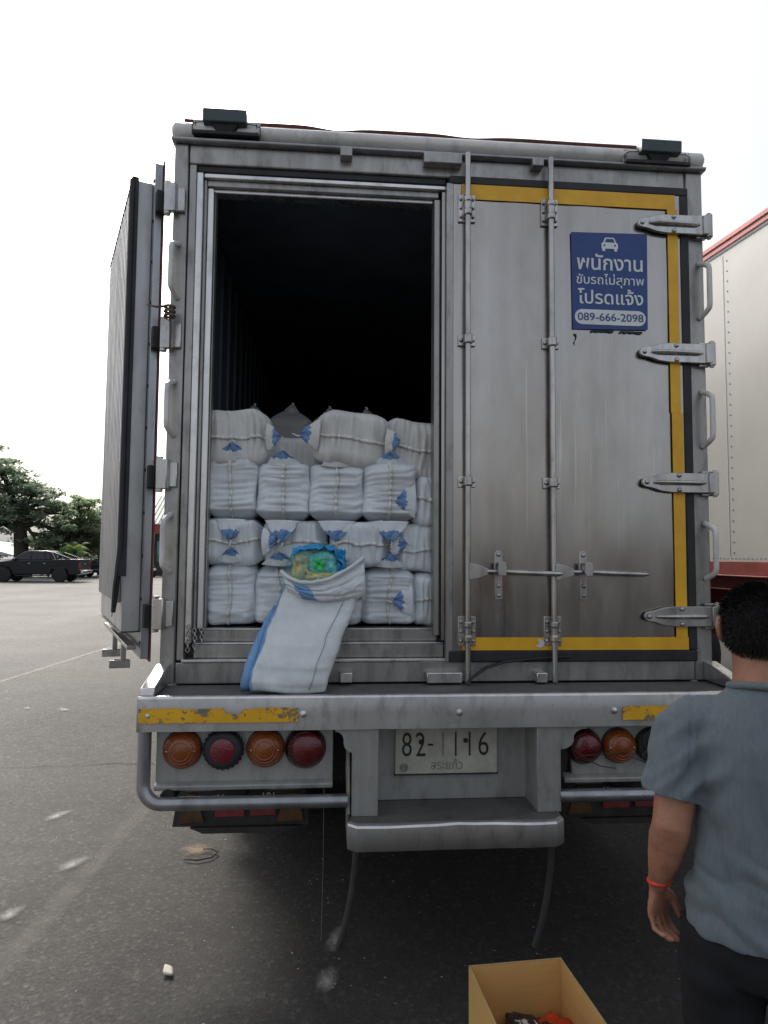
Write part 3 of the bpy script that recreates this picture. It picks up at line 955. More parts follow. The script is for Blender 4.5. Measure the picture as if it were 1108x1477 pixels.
# light panels and lamps
def lamp(kind, x, z, y, r):
    mb = MB()
    if kind == 'amber':
        mb.mat('rubber'); mb.lathe([(r*1.02, 0), (r*1.02, .012), (r*.95, .014)], (x, y, z), (0, -1, 0), 30)
        mb.mat('lens_amber'); mb.lathe([(r*.98, .010), (r*.97, .026), (r*.93, .033), (r*.90, .0315), (r*.82, .042), (r*.79, .0405), (r*.66, .050), (r*.63, .0485), (r*.48, .055), (r*.45, .0535), (r*.25, .0585), (.002, .060)], (x, y, z), (0, -1, 0), 36)
        mb.mat('rod_steel'); bolt(mb, x-r*.70, z, y-.040, .005); bolt(mb, x+r*.70, z, y-.040, .005)
    elif kind == 'red':
        mb.mat('rubber'); mb.lathe([(r*1.05, 0), (r*1.05, .012), (r*.98, .014)], (x, y, z), (0, -1, 0), 30)
        mb.mat('lens_darkred'); mb.lathe([(r*1.0, .010), (r*.98, .025), (r*.86, .040)], (x, y, z), (0, -1, 0), 30)
        mb.mat('lens_red'); mb.lathe([(r*.85, .030), (r*.8, .042), (r*.5, .054), (.002, .060)], (x+.008, y, z), (0, -1, 0), 30)
    elif kind == 'reflector':
        mb.mat('rubber'); mb.lathe([(r*1.02, 0), (r*1.02, .03), (r*.9, .045), (r*.7, .048)], (x, y, z), (0, -1, 0), 30)
        for k in range(24):
            a = k/24*6.283; mb.ball((x+r*1.0*math.cos(a), y-.02, z+r*1.0*math.sin(a)), r*.10, 8, 6)
        mb.mat('reflector_red'); mb.lathe([(r*.62, .045), (r*.62, .051), (r*.58, .053)], (x, y, z), (0, -1, 0), 30)
    elif kind == 'twin':
        mb.mat('rubber'); mb.lathe([(r, 0), (r, .02), (r*.9, .03), (r*.5, .03)], (x, y, z), (0, -1, 0), 30)
        mb.mat('lens_darkred'); mb.lathe([(r*.48, .03), (r*.4, .05), (.002, .056)], (x, y, z), (0, -1, 0), 24)
    lab = {'amber': 'round amber lamp', 'red': 'round dark red lamp', 'reflector': 'red reflector in a thick black rubber ring', 'twin': 'dark lamp with a small red centre'}[kind]
    T(mb, 'tail_lamp', None, 0, label=lab, smooth=50)
LY0 = -.205
mb = MB(); mb.mat('housing_steel'); mb.box(-1.205, -.50, LY0, LY0+.02, .80, 1.02)
mb.prism([(LY0-.022, .782), (LY0-.026, .80), (LY0-.004, .812), (LY0+.03, .812), (LY0+.03, .782)], -1.205, -.50, 'x')
T(mb, 'lamp_panel', None, .004)
for kd, x in (('amber', -1.100), ('reflector', -.938), ('amber', -.772), ('red', -.612)):
    lamp(kd, x, .942, LY0, .076 if kd != 'red' else .08)
mb = MB(); mb.mat('housing_steel'); mb.box(.50, 1.205, LY0, LY0+.02, .80, 1.02)
mb.prism([(LY0-.022, .782), (LY0-.026, .80), (LY0-.004, .812), (LY0+.03, .812), (LY0+.03, .782)], .46, 1.205, 'x')
T(mb, 'lamp_panel', None, .004)
for kd, x in (('red', .548), ('amber', .700), ('twin', .845), ('red', .985), ('amber', 1.125)):
    lamp(kd, x, .930, LY0, .072)
mb = MB()
mb.tube([(.49, -.262, .925), (.52, -.268, .905), (.60, -.272, .91), (.72, -.27, .92)], .0022, 5)
mb.tube([(.52, -.26, .90), (.60, -.26, .86), (.68, -.23, .84)], .0022, 5)
mb.tube([(.72, -.268, .90), (.80, -.262, .87)], .0022, 5)
mb.tube([(.815+.028*math.cos(a/10*6.283), -.25, .89+.028*math.sin(a/10*6.283)) for a in range(11)], .003, 5, False)
mb.tube([(.83+.034*math.cos(a/10*6.283), -.245, .955+.044*math.sin(a/10*6.283)) for a in range(11)], .0025, 5, False)
each(mb, 'loose_wire', 'flap_dark')

# number-plate housing and tow step
def wing(xin, xout_top, xout, s_):
    c = []
    zt, zs = 1.024, .925
    # scalloped outer edge: two concave bites
    c.append((xin, zt)); c.append((xout_top, zt)); c.append((xout_top, zt-.012))
    r1 = abs(xout_top-xout)*.5
    for k in range(7):
        a = R(90*k/6); c.append((xout_top-s_*r1*math.sin(a)*1.0, zt-.012-.036*(1-math.cos(a))))
    xm = xout_top-s_*r1
    c.append((xm, zt-.055))
    for k in range(7):
        a = R(90*k/6); c.append((xm-s_*r1*(1-math.cos(a)), zt-.055-.040*math.sin(a)))
    c.append((xout, .68)); c.append((xin, .68))
    return c
mb = MB(); mb.prism(wing(-.318, -.492, -.425, -1), -.262, -.245, 'y')
mb.box(-.336, -.318, -.2445, -.09, .68, 1.024)
T(mb, 'housing_wing', 'housing_steel', .003)
mb = MB(); mb.prism(wing(.334, .545, .434, 1), -.262, -.245, 'y')
mb.box(.334, .352, -.2445, -.09, .68, 1.024)
T(mb, 'housing_wing', 'housing_steel', .003)
T(MB().box(-.336, .352, -.09, -.075, .68, 1.02), 'housing_back', 'housing_steel', .003)
mb = MB()
P = [(-.440, -.09), (-.440, -.345), (-.405, -.375), (.375, -.375), (.412, -.345), (.412, -.09)]
mb.prism(P, .668, .680, 'z')
T(mb, 'step_tread', 'deck_steel', .002)
mb = MB()
ring = P
outer = []
for i in range(len(P)-1):
    (ax, ay), (bx2, by) = P[i], P[i+1]
    seg = 24 if i == 2 else 4
    for k in range(seg+(i == len(P)-2)):
        f = k/seg; outer.append((ax+(bx2-ax)*f, ay+(by-ay)*f))
G = []
for (x, y) in outer:
    w = .006*nz(x*5, 1, 0)+(.006*math.exp(-((x+.02)/.06)**2))
    G.append([(x, y, .592+.003*nz(x*6, 4, 0)), (x, y, .678+w), (x, y+.005, .684+w), (x, y+.03, .6845+w*.4)])
mb.mat('bumper_steel'); mb.grid(G); mb.mat('bright_steel')
for q in range(len(mb.mi)):
    if q % 3 == 1: mb.mi[q] = 1  # highlight along the step's top edge painted in with brighter steel
T(mb, 'step_edge', None, 0, smooth=20, solid=.004, fixn=False)
mb = MB(); mb.prism([(-.245, .68), (-.09, .68), (.25, .86), (.25, 1.02), (-.09, 1.02)], -.44, -.428, 'x')
mb.prism([(-.35, .60), (-.34, .667), (-.09, .667), (.20, .90), (.20, .84)], -.4395, -.43, 'x')
mb.prism([(-.35, .60), (-.34, .667), (-.09, .667), (.20, .90), (.20, .84)], .40, .4105, 'x')
T(mb, 'step_bracket', 'housing_steel', .003)
# number plate
mb = MB(); PY = -.11
mb.mat('plate_white'); mb.box(-.257, .182, PY-.003, PY, .795, 1.005)
PDX = .022
mb.v = [(v[0]+PDX, v[1], v[2]) for v in mb.v]
plate = T(mb, 'number_plate', None, .004)
mb = MB(); mb.mat('plate_black')
mb.box(-.262, .187, PY-.001, PY+.008, .788, .797)
for a, b, ch in ((-.229, -.187, '8'), (-.170, -.128, '2'), (-.118, -.095, '-'), (.101, .145, '6')):
    if ch == '-': mb.box(a, b, PY-.0055, PY-.0032, .912, .920)
    else: put_text(mb, ch, a, b, .868, .968, PY-.0045, -.004)
mb.box(-.001, .006, PY-.0055, PY-.0032, .868, .968); mb.box(.059, .066, PY-.0055, PY-.0032, .868, .968)
mb.lathe([(.010, 0), (.010, .006), (.006, .009)], (-.148, PY-.003, .928), (0, -1, 0), 12)
mb.lathe([(.010, 0), (.010, .006), (.006, .009)], (.045, PY-.003, .932), (0, -1, 0), 12)
mb.mat('plate_faint')
mb.box(-.056, -.050, PY-.0055, PY-.0032, .868, .968)
put_text(mb, 'สระแก้ว', -.105, .032, .812, .858, PY-.0045, .004)
put_text(mb, 'THAILAND', -.15, .07, .985, 1.003, PY-.0045, .01)
put_text(mb, '21', .10, .135, .985, 1.003, PY-.0045, .01)
for k in range(2):
    r = (.016, .010)[k]
    mb.tube([(-.220+r*math.cos(a/12*6.283), PY-.005, .822+r*math.sin(a/12*6.283)) for a in range(13)], .002, 5, False)
mb.box(-.226, -.214, PY-.0055, PY-.0032, .818, .826)
mb.v = [(v[0]+PDX, v[1], v[2]) for v in mb.v]
T(mb, 'lettering', None, 0, parent=plate, smooth=0)
# guard bars
for s_ in (-1, 1):
    pts = []
    if s_ < 0:
        pts = [(-1.243, -.235, 1.028), (-1.243, -.235, .84)]
        for k in range(9):
            a = R(90*k/8); pts.append((-1.243+.075*(1-math.cos(a)), -.235-.01*math.sin(a), .815-.075*math.sin(a)))
        pts += [(-.8, -.245, .739), (-.44, -.245, .738)]
    else:
        pts = [(.43, -.245, .739), (.8, -.245, .738)]
        for k in range(9):
            a = R(90-90*k/8); pts.append((1.243-.075*(1-math.cos(a)), -.245, .815-.075*math.sin(a)))
        pts += [(1.243, -.235, .84), (1.243, -.235, 1.028)]
    T(MB().tube(pts, .0265, 16), 'guard_bar', 'tube_steel', 0, smooth=60)
    T(MB().cyl((s_*1.15, -.24, .76), (s_*1.12, .25, .80), .03, 12), 'guard_stay', 'dark_metal', 0)
# underrun lamp boards hanging behind the guard bars
def lampboard(x0, x1, y):
    mb = MB(); mb.mat('flap_dark')
    w = x1-x0
    mb.prism([(x0+.02, .78), (x1-.01, .78), (x1+.02, .50), (x0-.02, .50)], y, y+.03, 'y')
    mb.prism([(x0+.06, .50), (x1-.02, .50), (x1-.08, .475), (x0+.12, .475)], y-.02, y+.05, 'y')
    b = T(mb, 'lamp_board', None, .003)
    mb = MB()
    mb.prism([(x0+.005, .52), (x0+.125, .52), (x0+.085, .645), (x0+.045, .645)], y-.014, y-.002, 'y')
    mb.prism([(x1-.125, .52), (x1-.005, .52), (x1-.03, .645), (x1-.09, .645)], y-.014, y-.002, 'y')
    each(mb, 'side_plate', 'amber_plate', b, bevel=.003)
    mb = MB(); mb.prism([(x0+.04, .66), (x0+.17, .66), (x0+.165, .775), (x0+.06, .775)], y-.02, y-.002, 'y')
    mb.prism([(x1-.17, .66), (x1-.03, .66), (x1-.04, .775), (x1-.165, .775)], y-.02, y-.002, 'y')
    each(mb, 'backing_plate', 'tube_steel', b, bevel=.003)
    mb = MB(); mb.box(x0+.17, x0+.17+.13, y-.016, y-.002, .545, .585); mb.box(x0+.325, x0+.44, y-.016, y-.002, .548, .588)
    each(mb, 'red_reflector', 'red_stripe', b, bevel=.003)
    mb = MB(); cxm = (x0+x1)/2-.02
    mb.lathe([(.07, 0), (.07, .04), (.055, .055), (.02, .06)], (cxm, y, .70), (0, -1, 0), 20)
    for k in range(3): mb.box(cxm-.13+k*.02, cxm-.125+k*.02, y-.03, y-.002, .70+.01*k, .74)
    for k in range(3): mb.box(cxm+.10+k*.02, cxm+.108+k*.02, y-.03, y-.002, .70, .75-.01*k)
    T(mb, 'coupling', 'dark_metal', .002, parent=b)
    mb = MB(); mb.mat('seam_cloth')
    for k in range(2): mb.add([(x0+.16+.02*k, y-.0035, .605), (x0+.165+.02*k, y-.0035, .605), (x0+.185+.02*k, y-.0035, .64), (x0+.18+.02*k, y-.0035, .64)], [(0, 1, 2, 3)])
    put_text(mb, '32', x0+.215, x0+.25, .60, .64, y-.0035, .0)
    put_text(mb, '101', x0+.38, x0+.43, .615, .645, y-.0035, .0)
    T(mb, 'chalk_mark', None, 0, parent=b, smooth=0)
lampboard(-1.19, -.62, .14)
lampboard(.60, 1.14, .14)
# hoses under the step
def hose(p):
    q = []
    for i in range(21):
        f = i/20
        a = Vector(p[0]).lerp(Vector(p[1]), f); b_ = Vector(p[1]).lerp(Vector(p[2]), f)
        q.append(a.lerp(b_, f))
    T(MB().tube(q, .0135, 10), 'hanging_hose', 'hose', 0)
hose([(-.398, -.2, .68), (-.395, -.2, .34), (-.472, -.2, .142)])
hose([(.415, -.2, .68), (.425, -.2, .36), (.338, -.2, .118)])
T(MB().tube([(-.535, -.24, .79), (-.534, -.24, .5), (-.538, -.24, .2)], .0007, 5), 'thin_cord', 'plate_faint', 0)
# chassis, axles, wheels, mudguards
mb = MB()
mb.box(-.50, -.38, .05, 8.5, .80, 1.02); mb.box(.38, .50, .05, 8.5, .80, 1.02)
for y in (.3, 1.4, 2.8, 4.5): mb.box(-1.15, 1.15, y, y+.12, 1.02, 1.10)
mb.box(-1.2, 1.2, .1, 7.3, 1.10, 1.245)
mb.box(-.42, .42, .25, .32, .72, 1.0); mb.box(-.37, .37, .9, 1.5, .62, .95)
mb.cyl((-1.0, 2.0, .5), (1.0, 2.0, .5), .08); mb.cyl((-1.0, 3.3, .5), (1.0, 3.3, .5), .08)
mb.ball((0, 2.0, .5), .2); mb.ball((0, 3.3, .5), .2)
T(mb, 'chassis', 'chassis', .004)
for x0 in (-1.2, .56):
    mb = MB(); mb.box(x0, x0+.64, 1.32, 1.335, .30, 1.02)
    T(mb, 'mud_flap', 'flap_dark', .003)
def wheel_geo(c, r, w, ax, mat_t='tyre', mat_r='rim_dark'):
    t_ = MB(); t_.mat(mat_t)
    t_.lathe([(r*.6, -w/2), (r*.88, -w/2), (r*.97, -w*.42), (r, -w*.25), (r, w*.25), (r*.97, w*.42), (r*.88, w/2), (r*.6, w/2)], c, ax, 32)
    r_ = MB(); r_.mat(mat_r)
    r_.lathe([(r*.6, -w*.35), (r*.6, w*.48), (r*.54, w*.5), (r*.5, w*.3), (r*.2, w*.2), (r*.2, w*.4), (.02, w*.42)], c, ax, 24)
    return t_, r_
for y in (2.0, 3.3, 7.9):
    for s_ in (-1, 1):
        for xo in ((1.06, .76) if y < 5 else (1.0,)):
            a, b = wheel_geo((s_*xo, y, .5), .5, .27, (s_, 0, 0))
            w_ = T(a, 'wheel', None, 0); T(b, 'rim', None, 0, parent=w_)
# cab far in front (seen only from the side)
mb = MB(); mb.prism([(7.6, .55), (9.5, .55), (9.55, 1.3), (9.35, 2.2), (9.0, 2.95), (7.65, 3.05)], -1.2, 1.2, 'x')
T(mb, 'cab', 'white_paint', .04)

# ------------------------------------------------------------------ sacks inside the truck
def sack_mesh(w, h, d, seed, tapb=0, tapt=0, body='sack_white', wr=1.0, n=58, mseg=72):
    """upright sack, seam down the front (-Y); h along Z"""
    mb = MB(); mb.mat(body)
    P = []
    e = 2/9.0
    for j in range(n+1):
        t = -1+2*j/n
        tt = math.sin(t*math.pi/2)**1 if False else t
        pz = 7 if t > 0 else 7
        k = (tapt if t > 0 else tapb)
        s_ = max(0.0, 1-abs(t)**12)**(1/3.6)
        s_ *= 1-k*max(0, (abs(t)-.55)/.45)**1.15*.62
        row = []
        for i in range(mseg):
            a = 2*math.pi*i/mseg
            ca, sa = math.cos(a), math.sin(a)
            x = w/2*s_*math.copysign(abs(ca)**e, ca)
            y = d/2*(s_**.7)*math.copysign(abs(sa)**e, sa)
            z = t*h/2
            fr = max(0, -sa)
            # bulges
            x += .016*nz(a*1.1, t*1.4, seed)*s_
            y += .030*nz(x*6+seed, z*6, seed*2.1)*fr
            # gathers across the seam
            if fr > .15:
                side = 1 if x > 0 else -1
                q = z+side*x*(.25*nz(seed, side, 3)+.30*nz(z*5, seed, side*2))+.03*nz(x*8, seed, z*3)
                rid = nz(seed*3.1+side*7, q*34, x*2.2)
                r2 = nz(seed*5.3+side*3, q*62, x*5)
                rid = abs(rid)*2-.5
                fall = .30+.9*math.exp(-abs(x)/(w*.22))
                y -= wr*(.0165*rid+.0095*r2)*fall*min(1, s_*1.2)*fr**.5
                # seam valley
                y += .006*math.exp(-(abs(x-.01*nz(z*6, seed, 8))/.016)**2)*wr
            row.append((x, y, z+.012*nz(x*6, seed, 3)*abs(t)))
        P.append(row)
    mb.grid(P, True)
    return mb, P
def seam_geo(P, w, h, seed, y_off=-.004):
    """strip of gathered cloth down the front, following the surface"""
    mb = MB(); n = len(P); mseg = len(P[0]); pts = []; rs = []
    fi = int(mseg*.75)
    for j in range(2, n-2):
        z = P[j][fi][2]
        xo = .008*nz(z*16, seed, 1)+.010*nz(z*5, seed, 8)
        y = P[j][fi][1]
        pts.append((P[j][fi][0]+xo, y+y_off-.002, z)); rs.append(.0065+.0045*abs(nz(z*60, seed, 4)))
    mb.tube(pts, rs, 7, True, .75)
    return mb
def tuft_geo(base, dirv, side, L, W, seed, mat='blue_cloth', white='sack_white'):
    """gathered end of a sack: a white flap that narrows into a crumpled blue corner"""
    mb = MB(); mb.mat(white); base = Vector(base); dv = Vector(dirv).normalized(); sv = Vector(side).normalized(); nv = dv.cross(sv)
    if nv.y > 0: nv = -nv
    base = base+nv*.006
    P = []; NV, NU = 14, 32
    skew = .35*nz(seed, 2, 7)
    for j in range(NV+1):
        v = j/NV; row = []
        for i in range(NU+1):
            u = -1+2*i/NU
            ww = W/2*(1.0-.80*v**.8)*(1+.12*nz(v*3, u*2, seed))+.010*math.sin(v*3.1)
            ln = L*v*(1-.10*abs(u))+.010*nz(u*5, v*4, seed)*v
            fold = .012*abs(math.sin(u*2.6+seed*3+v*2))*v+.010*abs(nz(u*5+seed, v*3, seed+4))*v+.020*(1-u*u)*(1-v)
            p = base+dv*ln+sv*(u*ww+skew*v*W*.4)+nv*fold
            row.append(p)
        P.append(row)
    mb.grid(P)
    mb.mat(mat); bl = mb.cur
    for q in range(len(mb.mi)):
        jj, ii = divmod(q, NU)
        if jj/NV > .44+.10*nz(ii*.25, seed, 1)+.10*abs(-1+2*ii/NU): mb.mi[q] = bl
    mb.mat('seam_cloth')
    tip = base+dv*L*.95+sv*skew*W*.4
    mb.tube([tip-dv*.03, tip+dv*.012+sv*.006, tip+dv*.026-sv*.004+Vector((0, 0, -.012))], [.006, .003, .0014], 5)
    return mb

def make_sack(x0, x1, z0, z1, yf, d, rot, seed, label, body='sack_white', tapb=0, tapt=0, tufts='', seam=True, group='white sacks packed in the truck', wr=1.0, roty=0):
    """rot: 0 seam vertical, 1 seam horizontal"""
    w, h = (x1-x0), (z1-z0)
    e = empty('sack', ((x0+x1)/2, yf+d/2, z0))
    tag(e, label, 'sack', group)
    w += .022; h += .014
    roty += .045*nz(seed*1.7, 3.3, 1.1)
    sw, sh = (w, h) if not rot else (h, w)
    mb, P = sack_mesh(sw, sh, d, seed, tapb, tapt, body, wr)
    M = Matrix.Translation((0, 0, h/2)) @ Matrix.Rotation(roty, 4, 'Y')
    if rot: M = M @ Matrix.Rotation(R(90), 4, 'Y')
    def place(b, name, **kw):
        b.v = [tuple(M @ Vector(v)) for v in b.v]
        return b.build(name, None, e, smooth=180, **kw)
    place(mb, 'sack_body')
    if seam:
        sg = seam_geo(P, sw, sh, seed); sg.mats = ['seam_cloth']; place(sg, 'seam')
    fy = -d/2+.02
    for ch in tufts:       # t/b = ends of the seam (local +z / -z); when rot, +z end points to +X
        if ch == 't': tf = tuft_geo((0, fy+.005, sh*.44), (.25*nz(seed, 1, 1), -.30, .70), (1, 0, 0), .070+.02*nz(seed, 4, 4), sw*(.58+.2*nz(seed, 6, 2)), seed, white=body)
        elif ch == 'b': tf = tuft_geo((0, fy-.002, -sh*.42), (.25*nz(seed, 2, 2), -.16, -.95), (1, 0, 0), .095+.02*nz(seed, 5, 4), sw*(.66+.2*nz(seed, 7, 2)), seed+2, white=body)
        else: continue
        place(tf, 'stitched_corner', solid=.003, fixn=False)
    return e
G1 = 'white sacks packed in the truck'
L = 'white woven sack '
# bottom row
make_sack(-1.085, -.868, 1.389, 1.695, .11, .9, 0, 1.1, L+'in the bottom row against the left door post', tufts='t', tapt=.5)
make_sack(-.864, -.642, 1.389, 1.680, .12, .9, 0, 2.3, L+'in the bottom row just left of the opened sack', tufts='t', tapt=.8)
make_sack(-.636, -.370, 1.389, 1.670, .12, .9, 0, 3.7, L+'in the bottom row half hidden behind the opened sack', tufts='', tapt=.3)
make_sack(-.366, -.125, 1.389, 1.675, .10, .9, 0, 4.2, L+'in the bottom row with a vertical seam, right of the opened sack', tufts='t', tapt=.75)
make_sack(-.148, .060, 1.389, 1.625, .10, .9, 1, 5.9, L+'in the bottom right corner beside the closed door', tufts='b', tapb=.6)
# second row, seams level
make_sack(-1.100, -.820, 1.668, 1.872, .10, .9, 1, 6.4, L+'in the second row with a level seam at the left post', tufts='t', tapt=.7)
make_sack(-.835, -.535, 1.672, 1.868, .13, .9, 1, 7.2, L+'in the second row right behind the blue bag', tufts='', tapt=.4)
make_sack(-.520, -.222, 1.662, 1.872, .10, .9, 1, 8.8, L+'in the second row with a level seam, right of the blue bag', tufts='t', tapt=.7)
make_sack(-.238, .050, 1.636, 1.852, .12, .9, 1, 9.5, L+'in the second row tucked against the closed door', tufts='', tapb=.6)
# third row, upright seams
make_sack(-1.088, -.866, 1.850, 2.172, .095, .9, 0, 10.3, L+'in the third row leaning on the left door post', tufts='tb', tapb=.85)
make_sack(-.863, -.621, 1.850, 2.142, .105, .9, 0, 11.7, L+'with upright seam, second from left in the third row', tufts='tb', tapb=.85)
make_sack(-.619, -.372, 1.850, 2.142, .10, .9, 0, 12.9, L+'with upright seam, third from left in the third row', tufts='tb', tapb=.95)
make_sack(-.371, -.120, 1.850, 2.152, .09, .9, 0, 13.1, L+'with upright seam, fourth from left in the third row', tufts='tb', tapb=1.0)
make_sack(-.135, .060, 1.855, 2.085, .10, .9, 1, 14.6, L+'at the right end of the third row with a level seam', tufts='b', tapb=.5)
# top row
make_sack(-1.110, -.808, 2.130, 2.380, .09, .5, 1, 15.2, L+'on the top row in the left corner of the opening', body='sack_grey', tufts='t', tapt=.35)
make_sack(-.826, -.570, 2.135, 2.292, .30, .5, 1, 16.8, L+'lying low in a gap on the top row, set back', body='sack_grey', tufts='', seam=False, wr=.5)
make_sack(-.600, -.252, 2.136, 2.378, .08, .5, 1, 17.3, L+'on the top row, the largest, with blue corners at both ends', body='sack_grey', tufts='tb', tapt=.3, tapb=.3, roty=.06)
make_sack(-.290, .020, 2.082, 2.350, .12, .5, 1, 18.4, L+'on the top row slumping against the closed door', body='sack_grey', tufts='', tapb=.3, roty=.10, wr=1.2)
# standing behind
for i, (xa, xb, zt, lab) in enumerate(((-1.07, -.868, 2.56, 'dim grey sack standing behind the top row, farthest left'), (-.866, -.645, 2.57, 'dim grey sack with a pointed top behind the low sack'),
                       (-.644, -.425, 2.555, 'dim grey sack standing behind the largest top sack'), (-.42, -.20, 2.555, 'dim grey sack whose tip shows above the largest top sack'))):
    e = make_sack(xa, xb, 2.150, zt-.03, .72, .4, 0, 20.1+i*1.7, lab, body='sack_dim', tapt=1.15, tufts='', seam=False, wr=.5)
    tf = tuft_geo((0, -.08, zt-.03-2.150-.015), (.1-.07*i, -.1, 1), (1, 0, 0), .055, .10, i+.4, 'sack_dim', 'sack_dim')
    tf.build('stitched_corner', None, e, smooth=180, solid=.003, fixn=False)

# ------------------------------------------------------------------ opened sack leaning out over the sill
osk = empty('opened_sack', (-.66, -.13, 1.156))
tag(osk, 'bright white woven sack with blue side stripe, opened and leaning out over the sill', 'sack')
o0 = Vector(osk.location)
SEC = [  # z, yfront, xl, xr, thickness
    (1.158, -.215, -.836, -.545, .05), (1.166, -.238, -.843, -.535, .09), (1.20, -.248, -.842, -.522, .13), (1.267, -.236, -.830, -.500, .155), (1.344, -.195, -.812, -.474, .17),
    (1.40, -.160, -.795, -.452, .18), (1.45, -.130, -.777, -.425, .185), (1.51, -.095, -.752, -.398, .19), (1.555, -.075, -.733, -.378, .19), (1.585, -.062, -.722, -.372, .185), (1.61, -.052, -.714, -.376, .175)]
def interp(z):
    for a, b in zip(SEC, SEC[1:]):
        if a[0] <= z <= b[0]:
            f = (z-a[0])/(b[0]-a[0]); return [a[k]+(b[k]-a[k])*f for k in range(5)]
    return list(SEC[-1])
mb = MB(); mb.mat('sack_front'); P = []
NZ, NS = 64, 88
stripe_rows = []
for j in range(NZ+1):
    f = j/NZ; z = 1.158+(1.61-1.158)*f
    z_, yf, xl, xr, th_ = interp(z)
    row = []
    for i in range(NS):
        a = 2*math.pi*i/NS
        ca, sa = math.cos(a), math.sin(a)
        x = (xl+xr)/2+(xr-xl)/2*math.copysign(abs(ca)**.42, ca)
        y = yf+th_/2+th_/2*math.copysign(abs(sa)**.62, sa)
        fr = max(0, -sa)
        y += (.030*nz(x*5, z*6, 3.3)+.009*nz(x*14, z*13, 1.2)+.006*nz(x*5+z*9, z*26, 2.2)+.005*abs(nz(x*9-z*12, z*9, 6.1)))*fr
        # sag folds in the lower right and near the mouth
        y += .008*math.sin((z*38+x*14))*fr*max(0, (z-1.50)/.1)
        x += .013*nz(z*11, ca*2, 5)+.004*nz(z*40, ca*3, 2)
        row.append((x-o0.x, y-o0.y, z-o0.z+.012*math.sin(x*13)*(1-f)*fr*.6))
    P.append(row)
P_body = P
mb.grid(P, True)
mb.f.append(tuple(range(NS))); mb.mi.append(0)
# side stripe by material on the left edge faces
mb.mats.append('stripe_blue')
for fi, f in enumerate(mb.f[:NZ*NS]):
    i = fi % NS; a = 360*i/NS
    if 178 <= a <= 214: mb.mi[fi] = 1
mb.build('sack_body', None, osk, smooth=180)
# flattened blue bottom corner flange
mb = MB(); mb.mat('stripe_blue'); P = []
for j in range(13):
    f = j/12; z = 1.157+.34*f
    _, yf, xl, xr, th_ = interp(max(z, 1.16))
    wdt = .035*(1-f)**.7+.006
    P.append([(xl+.016-o0.x, yf+.062-o0.y, z-o0.z), (xl-wdt*.5+.01*nz(z*20, 0, 0)-o0.x, yf+.045-o0.y, z-o0.z+.003), (xl-wdt+.012*nz(z*20, 3, 0)-o0.x, yf+.05-o0.y, z-o0.z)])
mb.grid(P); mb.build('corner_flange', None, osk, smooth=180, solid=.003, fixn=False)
mb = MB()
col_ = int(NS*286/360)
mb.tube([(P_body[j_][col_][0]+.02*(j_/NZ), P_body[j_][col_][1]-.003, P_body[j_][col_][2]) for j_ in range(3, NZ-2, 2)], .0013, 5)
mb.build('hanging_thread', 'plate_faint', osk, smooth=180)
# drooping mouth: overlapping rolled folds
mb = MB(); mb.mat('sack_front')
def bez(p0, p1, p2, n=26):
    r_ = []
    for i in range(n+1):
        f = i/n; a = Vector(p0).lerp(Vector(p1), f); b_ = Vector(p1).lerp(Vector(p2), f); r_.append(a.lerp(b_, f))
    return r_
def W(p): return (p[0]-o0.x, p[1]-o0.y, p[2]-o0.z)
P = []
NU, NV = 60, 46
for j in range(NV+1):
    v = j/NV; row = []
    for i in range(NU+1):
        u = i/NU
        a = (1-u)**2*Vector((-.732, -.02, 1.650))+2*u*(1-u)*Vector((-.60, -.135, 1.525))+u*u*Vector((-.372, -.01, 1.712))
        b_ = (1-u)**2*Vector((-.700, -.060, 1.560))+2*u*(1-u)*Vector((-.56, -.105, 1.488))+u*u*Vector((-.366, -.05, 1.545))
        p = a.lerp(b_, v)
        sw_ = math.sin(math.pi*v)
        roll = .030*math.sin(math.pi*min(1, v*1.02))**.6
        ph = v*(15-7*u)+2.2*u+1.5*nz(u*2.5, v*1.5, 3)
        ridge = abs(math.sin(ph))**.7-.5
        p.y -= roll+.014*ridge*(1-.55*u)*min(1, 6*v, 6*(1-v))+.005*nz(u*14, v*12, 1)
        p.z += .006*nz(u*7, v*6, 9)-.006*ridge*(1-u)
        row.append(W(p))
    P.append(row)
mb.grid(P)
mb.mat('stripe_blue')
for q in range(NU*NV):
    jj, ii = divmod(q, NU); u = ii/NU; v = jj/NV
    if .10+.10*v < u < .36+.05*v and v > .22: mb.mi[q] = 1
mb.build('rolled_mouth', None, osk, smooth=180, solid=.005, fixn=False)
mb = MB(); mb.mat('sack_front')
rim = bez((-.734, -.045, 1.648), (-.60, -.165, 1.528), (-.372, -.035, 1.712))
mb.tube([W((p.x, p.y-.006+.004*nz(p.x*30, 1, 0), p.z+.004*nz(p.x*22, 2, 4))) for p in rim], [.009+.004*nz(i*.5, 2, 2) for i in range(len(rim))], 8)
mb.build('mouth_hem', None, osk, smooth=180)
# back of the mouth, rising behind the bag on the right
mb = MB(); mb.mat('sack_front'); P = []
for j in range(11):
    f = j/10; row = []
    for i in range(25):
        u = i/24; x = -.70+.33*u
        zt = 1.62+.10*u**1.5
        z = 1.52+(zt-1.52)*f
        y = .06-.09*u**4*(1-.0*f)+.010*nz(x*14, z*10, 2)-.05*(1-u)**6
        row.append(W((x, y, z)))
    P.append(row)
mb.grid(P); mb.build('mouth_back', None, osk, smooth=180, solid=.004, fixn=False)

